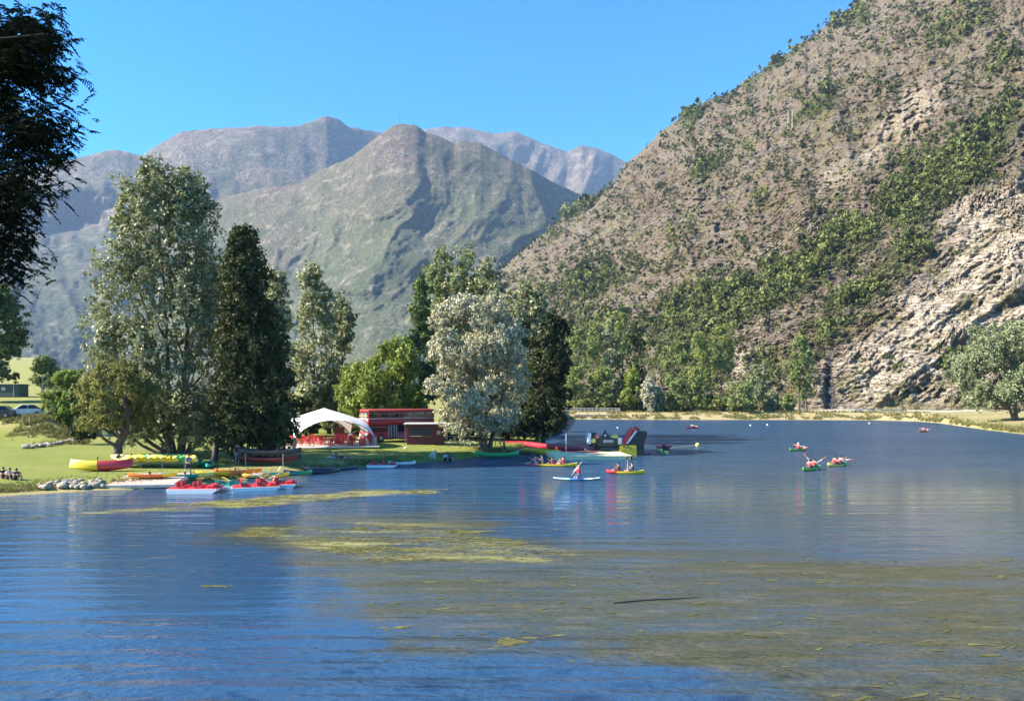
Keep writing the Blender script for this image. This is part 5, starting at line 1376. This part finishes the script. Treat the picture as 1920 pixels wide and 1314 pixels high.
for z in (.5,):
    mb = MB(); mb.rbox((8.2, -.04, 2.46), (1.6, .06, .45), .01); part('side_panel', mb, DKRED, bus)
kD_ = 88.5
kiosk = thing('food_kiosk', 'dark red kiosk with a flat grey awning beside the bus', 'kiosk', (((798 - CX) / F * kD_), kD_, gz(798, kD_)), .10)
mb = MB(); mb.rbox((0, 1.1, 1.22), (4.5, 2.2, 2.40), .03); part('cabin', mb, mat('kiosk_red', (.11, .010, .013), .5, .2), kiosk)
mb = MB(); mb.rbox((.1, .75, 2.52), (5.3, 3.6, .13), .03); part('awning', mb, mat('awning_grey', (.55, .56, .56), .6, .12), kiosk)
mb = MB(); mb.box((-.55, -.01, 1.55), (2.5, .05, 1.0)); part('serving_hatch', mb, BLK, kiosk)
mb = MB(); mb.rbox((-.55, -.16, 1.02), (2.6, .35, .06), .01); part('serving_shelf', mb, WOOD, kiosk)
mb = MB(); mb.rbox((1.55, -.02, 1.45), (.45, .04, .5), .01); part('menu_board', mb, GREYM, kiosk)
for x in (-2.4, 2.55):
    mb = MB(); mb.box((x, -.95, 1.24), (.06, .06, 2.46)); part('awning_post', mb, GREYM, kiosk)

# bicycles under the silver tree
def bicycle(label, loc, rz, frame=WHT):
    r = thing('bicycle', label, 'bicycle', loc, rz, 'bicycles beside the kiosk')
    for x in (-.52, .52):
        w_ = part('wheel', MB().torus((x, 0, .34), .32, .022, 'y', 20, 6), RUB, r, True)
        mb = MB(); mb.disc((x, 0, .34), .03, .08, 'y', 8)
        for k in range(8): mb.tube([(x, 0, .34), (x + .31 * math.cos(k * math.pi/4), 0, .34 + .31 * math.sin(k * math.pi/4))], .004, 4)
        o = part('spokes', mb, GREYM, r); o.parent = w_
    mb = MB()
    for a, b in (((-.52, .34), (-.08, .30)), ((-.08, .30), (-.20, .82)), ((-.18, .74), (.38, .78)), ((.38, .70), (-.08, .30)), ((-.52, .34), (-.18, .74)), ((.52, .34), (.36, .92))):
        mb.tube([(a[0], 0, a[1]), (b[0], 0, b[1])], .022, 7)
    part('frame', mb, frame, r, True)
    part('saddle', MB().rbox((-.22, 0, .87), (.26, .14, .06), .03), BLK, r)
    mb = MB(); mb.tube([(.36, 0, .92), (.36, 0, 1.02)], .018, 6); mb.tube([(.30, -.28, 1.04), (.38, 0, 1.03), (.30, .28, 1.04)], .015, 6); part('handlebar', mb, BLK, r, True)
    mb = MB(); mb.disc((-.08, 0, .30), .09, .02, 'y', 12); mb.box((-.08, .06, .16), (.10, .06, .02)); mb.box((-.08, -.06, .44), (.10, .06, .02)); part('crank', mb, GREYM, r)
    return r
for i, (px, D, a, fm) in enumerate([(848, 87.5, .5, GREYM), (860, 89, -.3, DKRED), (872, 86.5, .2, WHT), (883, 87, -.25, WHT), (940, 90, .3, DKRED)]):
    bicycle(['grey bicycle nearest the kiosk awning', 'dark red bicycle leaning behind the grey bicycle', 'white bicycle turned slightly left of the silver tree trunk', 'white bicycle closest to the silver tree trunk', 'dark red bicycle in the shade right of the silver tree trunk'][i], GP(px, D), a, fm)
rail = thing('bicycle_rail', 'low pale metal rail behind the bicycles', 'rail', GP(866, 90.5), 0)
part('bar', MB().tube([(-2.6, 0, .95), (2.6, 0, .95)], .04, 7), GREYM, rail, True)
for x in (-2.5, 0, 2.5): part('post', MB().tube([(x, 0, -.1), (x, 0, .95)], .04, 7), GREYM, rail, True)

# ------------------------------------------------------------------ inflatables, raft, floats
def boom(label, pts, r, m_, z=.0, caprings=None):
    o = link('floating_boom', MB().tube([p + Vector((0, 0, z)) for p in pts], r, 10).mesh('floating_boom', m_, True)); return tag(o, label, 'inflatable boom', 'inflatable booms off the lawn')
boom('long red inflatable tube running from the shore to the ship shaped inflatable', [G(945, 838), G(985, 838), G(1020, 843), G(1050, 847), G(1085, 848), G(1104, 846)], .34, RED, .42)
boom('lower red inflatable tube behind the cream raft', [G(1052, 854), G(1085, 856), G(1122, 856)], .32, RED, .25)
boom('yellow inflatable tube lying in front of the long red tube', [G(985, 847), G(1015, 851), G(1052, 853)], .32, YEL, .25)
boom('dark green inflatable tube nearest the shore behind the light green canoe', [G(950, 849), G(985, 851), G(1000, 853)], .24, mat('olive_vinyl', (.06, .09, .02), .5), .15)
boom('white and pink inflatable tube joining the walkway to the ship', [G(1098, 850), G(1110, 850.5), G(1122, 850)], .36, PINK, .45)
# ship
sD = G(1155, 852).y; s1 = sD / F         # metres per photo pixel at the ship
ship = thing('inflatable_ship', 'black ship shaped inflatable play island with red slides', 'inflatable', G(1157, 853), .06)
def sx(px): return (px - 1157) * s1
def sz(py): return (853 - py) * s1
mb = MB(); mb.tube([(sx(1122), -.2, .35), (sx(1166), -.2, .35)], .62, 14); mb.tube([(sx(1122), 1.9, .35), (sx(1166), 1.9, .35)], .62, 14); part('float_tube', mb, mat('olive_black_vinyl', (.045, .045, .02), .4, .3), ship, True)
mb = MB(); mb.prism([(sx(1120), .5), (sx(1166), .5), (sx(1164), sz(822)), (sx(1122), sz(820))], -.1, 1.8, 'y'); part('cabin', mb, BLK, ship)
mb = MB(); mb.rbox((sx(1114.5), .8, sz(825)), (.95, 2.0, sz(810) - sz(836)), .3); part('stern_tower', mb, BLK, ship, True)
mb = MB(); mb.rbox((sx(1105.5), .8, sz(822)), (.38, 1.9, sz(812) - sz(833)), .15); part('white_side_wall', mb, WHT, ship, True)
mb = MB(); mb.disc((sx(1119), -.215, sz(818)), .24, .06, 'y', 14); part('pink_roundel', mb, PINK, ship)
mb = MB(); mb.disc((sx(1112), -.215, sz(826)), .25, .06, 'y', 14); part('yellow_roundel', mb, PALEYEL, ship)
mb = MB(); mb.rbox((sx(1140), -.12, sz(827)), (1.15, .06, .30), .01); part('grey_name_patch', mb, GREYM, ship)
mb = MB(); mb.prism([(sx(1131), sz(821)), (sx(1136.5), sz(807)), (sx(1139), sz(811)), (sx(1145), sz(821))], .4, .9, 'y'); part('shark_fin', mb, BLK, ship)
mb = MB(); mb.ball((sx(1136), .38, sz(817)), (.14, .05, .16), 10, 6); part('fin_eye', mb, WHT, ship)
mb = MB(); mb.tube([(sx(1146), .2, sz(820)), (sx(1156), .2, sz(819)), (sx(1160), .3, sz(824))], [.2, .3, .22], 8); part('yellow_prow_roll', mb, PALEYEL, ship, True)
mb = MB(); mb.rbox((sx(1162), -.05, sz(827)), (.45, .3, .75), .12); part('white_bollard', mb, WHT, ship, True)
mb = MB(); mb.prism([(sx(1157), .0), (sx(1160), sz(835)), (sx(1190), sz(834)), (sx(1190), .0)], -.9, .6, 'y'); part('yellow_landing', mb, YEL, ship)
# dark marks printed on the yellow landing: a dot, a ring and a stroke
mb = MB(); mb.disc((sx(1167), -.915, sz(844) + .45), .10, .02, 'y', 10); mb.torus((sx(1173), -.915, sz(844) + .45), .17, .035, 'y', 14, 5); mb.tube([(sx(1178), -.915, .55), (sx(1180), -.915, 1.0)], .035, 5); part('dark_marks', mb, BLK, ship)
mb = MB(); mb.tube([(sx(1169), .1, sz(833)), (sx(1176), .1, sz(821)), (sx(1186), .1, sz(804))], [.30, .34, .36], 12); part('red_slide_rail', mb, RED, ship, True)
mb = MB(); mb.tube([(sx(1186), 1.7, sz(833)), (sx(1193), 1.7, sz(818)), (sx(1201), 1.7, sz(803.5))], [.28, .33, .36], 12); part('red_slide_rail', mb, RED, ship, True)
mb = MB(); mb.prism([(sx(1172), sz(832)), (sx(1190), sz(809)), (sx(1195), sz(808)), (sx(1178), sz(832))], -.15, 1.5, 'y'); part('white_slide', mb, WHT, ship)
mb = MB(); mb.prism([(sx(1177), sz(832)), (sx(1195), sz(808)), (sx(1212), sz(809)), (sx(1212), sz(820)), (sx(1207), sz(829)), (sx(1207), .2), (sx(1186), .2)], -.25, 1.6, 'y'); part('prow_tower', mb, BLK, ship)
mb = MB(); mb.prism([(sx(1189), .0), (sx(1189), sz(842)), (sx(1206), sz(842)), (sx(1206), .0)], -.6, 1.8, 'y'); part('prow_float', mb, mat('olive_black_vinyl', (.045, .045, .02), .4), ship)
# cream raft
c = G(1112, 862)
raft = thing('raft', 'cream topped swimming raft with a right end darkened as shade', 'raft', c, .10); rw = 146 / F * c.y
for i in range(12):
    mb = MB(); w_ = rw / 12; mb.rbox((-rw / 2 + (i + .5) * w_, 3.0, .40), (w_ - .02, 6.6, .10), .02); part('deck_panel', mb, CREAM, raft)
mb = MB(); mb.box((-.05, 3.0, .16), (rw - .08, 6.5, .40)); part('float_block', mb, mat('raft_float', (.72, .64, .38), .7, .15), raft)
mb = MB(); mb.box((rw / 2 + .02, 3.0, .22), (.06, 6.5, .44)); part('end_shade', mb, DKGREY, raft)  # dark sheet standing in for shade on the raft's right end
r = thing('marker_pole', 'thin white pole topped with a small dark flag on the raft', 'pole', along(c, .1, (-2.0, 4.6, .45)))
part('mast', MB().tube([(0, 0, 0), (0, 0, 2.3)], .035, 7), WHT, r, True)
mb = MB(); mb.prism([(-.02, 2.0), (.22, 2.25), (.05, 2.32), (-.12, 2.62), (-.16, 2.2)], -.03, .03, 'y'); part('flag', mb, NAVY, r)
for i, (px, py) in enumerate([(1134, 851.5), (1210, 851)]):
    c = G(px, py); r = thing('float_roller', ['pinkish red cylindrical float behind the raft', 'pinkish red cylindrical float off the right end of the raft'][i], 'float', c + Vector((0, 0, .12)), .1, 'cylindrical red floats')
    part('drum', MB().tube([(-.45, 0, 0), (.4, 0, 0)], .26, 14), PINK, r, True); part('end_cap', MB().tube([(.4, 0, 0), (.47, 0, 0)], .255, 14), DKRED, r)
def buoy(label, px, py, r_, m_, group=None):
    c = G(px, py); o = thing('buoy', label, 'buoy', c, 0, group)
    part('ball', MB().ball((0, 0, r_ * .45), r_, 12, 8), m_, o, True); part('ring', MB().torus((0, 0, r_ * 1.45), r_ * .22, r_ * .08, 'y', 10, 5), DKGREY, o)
buoy('yellow buoy at the far end of the floating rope', 1308, 836, .30, PALEYEL)
buoy('yellow buoy below the left end of the pink float cluster', 1238, 847, .30, PALEYEL)
buoy('yellow buoy below the right end of the pink float cluster', 1249, 851, .30, PALEYEL)
buoy('small white buoy near the far bank, left of the pair', 1407, 798, .20, WHT); buoy('small white buoy near the far bank, right of the pair', 1439, 797, .20, WHT)
buoy('lone white buoy below the white stone retaining wall', 1630, 794, .20, WHT); buoy('tiny white buoy above the stern tower of the ship', 1158, 802.5, .18, WHT)
c = G(1245, 843); r = thing('float_cluster', 'bundle of pink floats beside the yellow buoys', 'float', c)
for x, y, m_ in ((-.55, 0, PINK), (.1, .1, DKRED), (.6, 0, PINK)):
    part('roller', MB().tube([(x - .4, y, .42), (x + .3, y, .48)], .24, 10), m_, r, True)
part('base_float', MB().rbox((0, .05, .12), (1.3, .6, .30), .1), DKRED, r)
rp = link('rope', MB().tube([G(1258, 841) + Vector((0, 0, .1)), G(1280, 838.5) + Vector((0, 0, .06)), G(1305, 836.5) + Vector((0, 0, .12))], .035, 5).mesh('rope', PALEYEL)); tag(rp, 'pale yellow floating rope running to the far yellow buoy', 'rope')
a, b = P(958, 793, 96), G(1062, 826) + Vector((0, 0, .1))
rp = link('rope', MB().tube([a.lerp(b, t) + Vector((0, 0, -1.1 * math.sin(math.pi * t))) for t in [i / 14 for i in range(15)]], .045, 5).mesh('rope', WHT)); tag(rp, 'white sagging rope from the dark shore tree down to the water', 'rope')
r = thing('notice_board', 'small brown notice board in the shade right of the silver tree', 'sign', GP(934, 88), .1)
part('board', MB().rbox((0, 0, 1.75), (.75, .06, .70), .02), WOOD, r)
for x in (-.3, .3): part('post', MB().box((x, .06, .8), (.07, .07, 1.7)), WOOD, r)
r = thing('notice_board', 'pale sign board on a thin post behind the leaning trunk', 'sign', GP(232, 77), .1)
part('board', MB().rbox((0, 0, 1.45), (1.05, .06, 1.25), .02), mat('faded_sign', (.42, .44, .36), .7, .2), r); part('post', MB().tube([(0, .07, -.1), (0, .07, 2.1)], .045, 7), DKGREY, r)
r = thing('life_pole', 'thin dark pole standing behind the yellow and red kayak', 'pole', gpt(183, 889)); part('shaft', MB().tube([(0, 0, 0), (0, 0, 1.25)], .03, 6), DKGREY, r); part('tip', MB().ball((0, 0, 1.28), (.06, .06, .09), 8, 6), BLK, r)
log_a, log_b = G(1150, 1131), G(1310, 1119)
o = link('driftwood', MB().tube([log_a.lerp(log_b, t) + Vector((.02 * math.sin(9 * t), .06 * math.sin(5 * t), .02)) for t in [i / 8 for i in range(9)]], [.015, .022, .026, .026, .024, .02, .016, .012, .008], 7).mesh('driftwood', mat('dark_wet_wood', (.045, .035, .025), .6, .3), True)); tag(o, 'thin dark branch floating on the weed bed', 'driftwood')

# ------------------------------------------------------------------ people on land, a dog
person('person in dark clothes standing on the shore behind the first pedal boat', 'walk', gpt(352, 893), 1.2, top=CLOTHG, legs=CLOTHD)
person('person in dark shorts standing against the dark tree trunk', 'stand', gpt(445, 871), .4, top=CLOTHD, legs=CLOTHG, scale=1.08)
person('dark haired person sitting on the lawn with knees drawn up, nearest the dog', 'lawn', gpt(833, 864), 1.0, top=CLOTHW, legs=CLOTHD)
person('person in black sitting close behind the other on the lawn', 'lawn', gpt(842, 864.5), .9, top=CLOTHD, legs=CLOTHD, skin=SKIN2)
for i, (px, py, tm) in enumerate([(6, 897, CLOTHD), (17, 899, CLOTHW), (28, 900, CLOTHD)]):
    person(['dark clothed person sitting on the shore at the left edge', 'person in a white shirt sitting between two others on the left shore', 'dark clothed person sitting at the right of the three on the left shore'][i], 'lawn', gpt(px, py), .6 + .3 * i, top=tm, legs=CLOTHD, skin=SKIN2)
for i, (px, py) in enumerate([(630, 858), (640, 859.5)]):
    tw = tag(link('towel', MB().rbox((0, 0, .02), (.9, 1.9, .03), .01).mesh('towel', [CLOTHW, PINK][i]), None, gpt(px, py, .03), 1.3), ['pale towel under the left sunbather on the lawn', 'pinkish towel under the right sunbather on the lawn'][i], 'towel')
    person(['sunbathing person lying on the pale towel in front of the tent', 'sunbathing person lying on the pinkish towel in front of the tent'][i], 'lie', gpt(px, py, .05), 1.3, legs=[CLOTHR, CLOTHD][i], skin=[SKIN, SKIN2][i])
person('person in an orange top walking beside the notice board', 'walk', GP(946, 86), -1.2, top=mat('orange_cloth', (.6, .14, .04), .85), legs=CLOTHD)
def make_dog(label, loc, rz, furm, sc):
    V = [(0, .22, .34, .12), (0, 0, .46, .14), (0, -.20, .60, .10), (0, -.30, .72, .085), (0, -.42, .70, .05), (0, -.50, .67, .035)]
    mb = MB(); mb.tube([v_[:3] for v_ in V], [v_[3] for v_ in V], 10)
    for s in (-1, 1):
        mb.tube([(s*.08, -.15, .50), (s*.09, -.16, .25), (s*.09, -.18, .05), (s*.09, -.25, .03)], [.07, .045, .032, .028], 8)
        mb.tube([(s*.10, .22, .30), (s*.14, .00, .24), (s*.13, .24, .10), (s*.13, .22, .04), (s*.13, .12, .03)], [.10, .07, .04, .03, .028], 8)
        mb.tube([(s*.06, -.28, .77), (s*.085, -.27, .84), (s*.10, -.28, .76)], [.03, .022, .008], 6)
    mb.tube([(0, .32, .28), (0, .46, .22), (0, .58, .32)], [.05, .04, .015], 7)
    o = link('dog', mb.mesh('dog', furm, True), None, loc, rz); o.scale = (sc,)*3
    tag(o, label, 'dog'); part('nose', MB().ball((0, -.53, .675), .02, 6, 4), BLK, o); return o
make_dog('white dog sitting on the lawn left of the seated pair', gpt(812, 861), .9, FURW, 1.15)
make_dog('small white dog lying on the lawn below the bus', gpt(760, 843), 1.4, FURW, .55)

# ------------------------------------------------------------------ cars, shed, posts on the embankment
def car(label, loc, rz, paint, name='parked_car'):
    r = thing(name, label, 'car', loc, rz, 'cars parked on the embankment')
    L2, W2 = 2.1, .86
    side = [(-L2, .35), (-L2 + .02, .72), (-L2 + .12, .84), (-1.05, .96), (1.75, .98), (L2 - .05, .88), (L2, .45), (L2 - .05, .28), (-L2 + .1, .25)]
    mb = MB(); mb.loft([[(x, y * q + 0, z) for x, z in side] for y, q in ((-W2, .96), (-W2 * 1.0, 1.0), (W2 * 1.0, 1.0), (W2, .96))]); part('body', mb, paint, r)
    cab = [(-1.05, .95), (-.35, 1.42), (.95, 1.46), (1.70, .97)]
    mb = MB(); mb.loft([[(x, s * (W2 - .04 - (z - .95) * .28), z) for x, z in cab] for s in (-1, 1)]); part('cabin_glass', mb, GLASSD, r)
    roof = [(-.36, 1.425), (-.30, 1.475), (.90, 1.50), (1.02, 1.44)]
    mb = MB(); mb.loft([[(x, s * (W2 - .17), z) for x, z in roof] for s in (-1, 1)]); part('roof', mb, paint, r)
    for s in (-1, 1):
        mb = MB()
        for a, b in (((-1.05, .96), (-.36, 1.45)), ((.28, .98), (.30, 1.47)), ((1.0, 1.45), (1.68, .98))):
            mb.tube([(a[0], s * (W2 - .035), a[1]), (b[0], s * (W2 - .165), b[1])], .035, 5)
        part('pillars', mb, paint, r)
        mb = MB(); mb.rbox((-.85, s * (W2 + .08), .98), (.10, .16, .12), .03); part('wing_mirror', mb, paint, r)
        mb = MB(); mb.rbox((-L2 + .03, s * .62, .68), (.12, .34, .14), .04); part('headlight', mb, WHT, r)
        mb = MB(); mb.rbox((-.05, s * (W2 + .004), .78), (.16, .02, .03), .005); part('door_handle', mb, DKGREY, r)
        for x in (-1.28, 1.25):
            mb = MB(); mb.disc((x, s * (W2 - .08), .31), .31, .20, 'y', 18); w_ = part('wheel', mb, RUB, r)
            mb = MB(); mb.disc((x, s * (W2 + .025), .31), .19, .02, 'y', 12); o = part('rim', mb, GREYM, r); o.parent = w_
    mb = MB(); mb.rbox((-L2 - .01, 0, .60), (.05, .8, .16), .02); part('grille', mb, BLK, r)
    mb = MB(); mb.rbox((-L2 - .015, 0, .42), (.03, .46, .11), .005); part('number_plate', mb, WHT, r)
    return r
car('white parked car facing the lake on the embankment', GP(46, 95) + Vector((0, 0, .02)), math.radians(38), mat('white_car_paint', (.70, .71, .72), .25, .06))
car('dark parked car cut off by the left edge of the view', GP(-6, 93) + Vector((0, 0, .02)), math.radians(15), mat('dark_car_paint', (.02, .022, .025), .25, .1))
r = thing('shed', 'dark green shed with a pale notice under the tree at the left edge', 'shed', GP(18, 140), .05)
part('wall', MB().rbox((0, 0, 1.1), (5.2, 3, 2.3), .03), mat('green_shed', (.04, .07, .05), .7, .2), r); part('roof', MB().rbox((0, 0, 2.32), (5.6, 3.4, .16), .04), DKGREY, r); part('notice', MB().rbox((-.2, -1.53, 1.5), (.7, .04, .6), .01), GREYM, r)
for x in (-1.9, 1.7): part('post', MB().box((x, -1.54, 1.15), (.12, .06, 2.2)), GREYM, r)
r = thing('street_lamp', 'slim pale lamp post behind the bright green bushy tree', 'lamp post', GP(80, 128), 0)
part('pole', MB().tube([(0, 0, -.1), (0, 0, 4.3)], [.07, .05], 7), GREYM, r, True); part('lamp_head', MB().rbox((.25, 0, 4.3), (.7, .2, .12), .04), GREYM, r)
for i, (px, D) in enumerate([(43, 91.5), (56, 91), (52, 88.2), (138, 86), (91, 96), (104, 96)]):
    r = thing('wooden_post', ['short wooden post in front of the white car, left of two', 'short wooden post in front of the white car, right of two', 'wooden post halfway down the embankment', 'tall mossy post at the foot of the embankment', 'thin stake under the bushy green tree, nearer the car', 'thin stake under the bushy green tree, farther from the car'][i], 'post', GP(px, D), 0, 'posts on the embankment')
    part('shaft', MB().tube([(0, 0, -.1), (.03, 0, [1.0, 1.0, .9, 2.6, 1.2, 1.2][i])], [.07, .055], 7), WOOD, r, True); part('cap', MB().ball((.03, 0, [1.0, 1.0, .9, 2.6, 1.2, 1.2][i]), .06, 7, 5), WOOD, r)
for i, px in enumerate((276, 293)):
    r = thing('slim_pole', ['thin metal pole on the lawn behind the kayak rack, left', 'thin metal pole on the lawn behind the kayak rack, right'][i], 'pole', GP(px, 74), 0, 'thin poles behind the kayak rack'); part('shaft', MB().tube([(0, 0, -.1), (0, 0, 1.7)], .025, 6), GREYM, r); part('cap', MB().ball((0, 0, 1.72), .04, 6, 5), GREYM, r)

# ------------------------------------------------------------------ far bank: fence, walls, rail, hillside poles, mast
fen = thing('wooden_fence', 'pale wooden rail fence along the far bank under the light green trees', 'fence', GP(1110, 224))
fx = [(px - 1110) / F * 224 for px in np.linspace(1060, 1162, 15)]
for x in fx: part('post', MB().box((x, 0, .55), (.22, .22, 1.35)), PALEW, fen)
for z in (.45, 1.05): part('rail', MB().box(((fx[0] + fx[-1]) / 2, -.14, z), (fx[-1] - fx[0], .10, .20)), PALEW, fen)
sw = thing('quay_wall', 'low grey stone quay wall below the pale wooden fence', 'wall', GP(1110, 219.5) * 1.0); sw.location.z = 0
k_ = 218 / F; qs = np.random.default_rng(8)
for row in range(2):
    x = (1073 - 1110) * k_ + row * .4
    while x < (1140 - 1110) * k_:
        w_ = qs.uniform(.8, 1.5); part('stone', MB().rbox((x + w_/2, -.35 + qs.uniform(-.08, .08), .35 + row * .72), (w_ - .06, 1.2, .68), .08), STONE, sw); x += w_
gr = thing('guard_rail', 'long pale guard rail along the road at the foot of the cliff', 'guard rail', (0, 0, 0))
gpx = np.linspace(1536, 1842, 40); gp = [GP(p, np.interp(p, [1536, 1700, 1842], [229, 222, 214])) for p in gpx]
mb = MB(); mb.loft([[p + Vector((0, 0, .85)), p + Vector((0, .12, .85)), p + Vector((0, .12, .50)), p + Vector((0, 0, .50))] for p in gp]); part('rail', mb, mat('pale_rail', (.46, .44, .39), .6, .2), gr)
for p in gp[::2]: part('post', MB().box(p + Vector((0, .2, .4)), (.15, .12, .9)), GREYM, gr)
rw_ = thing('retaining_wall', 'pale stone retaining wall below the guard rail at the waterline', 'wall', GP(1700, 218)); rw_.location.z = 0
for row in range(3):
    x = (1656 - 1700) * k_ + row * .5
    while x < (1740 - row * 6 - 1700) * k_:
        w_ = qs.uniform(.9, 1.9); part('stone', MB().rbox((x + w_/2, -1.6 + .45 * row + qs.uniform(-.1, .1), .3 + row * .62), (w_ - .05, 1.4, .62), .08), mat('pale_stone', (.62, .58, .50), .9, .2, 2), rw_); x += w_
for i, (px, py0, py1) in enumerate([(1478, 246, 208), (1486, 244, 205)]):
    b0 = hill_point(px, py0); r = thing('hillside_mast', ['left of the two slender pale masts on the upper hillside', 'right of the two slender pale masts on the upper hillside'][i], 'mast', b0 - Vector((0, 0, .5)), 0, 'masts on the hillside')
    h_ = (py0 - py1) / F * b0.y; part('pole', MB().tube([(0, 0, 0), (0, 0, h_)], [.38, .28], 8), mat('pale_mast', (.42, .36, .28), .7), r, True); part('cap', MB().ball((0, 0, h_), .5, 8, 5), GREYM, r)
pk = Vector(VA[229, int(np.argmin(np.abs(np.linspace(250, 1600, 420) - 750)))])
r = thing('summit_mast', 'thin radio mast on the pointed middle summit', 'mast', pk - Vector((0, 0, 3)))
part('mast', MB().tube([(0, 0, 0), (0, 0, 34)], [1.0, .6], 6), DKGREY, r); part('aerial', MB().tube([(-4, 0, 30), (4, 0, 30)], .5, 5), DKGREY, r)
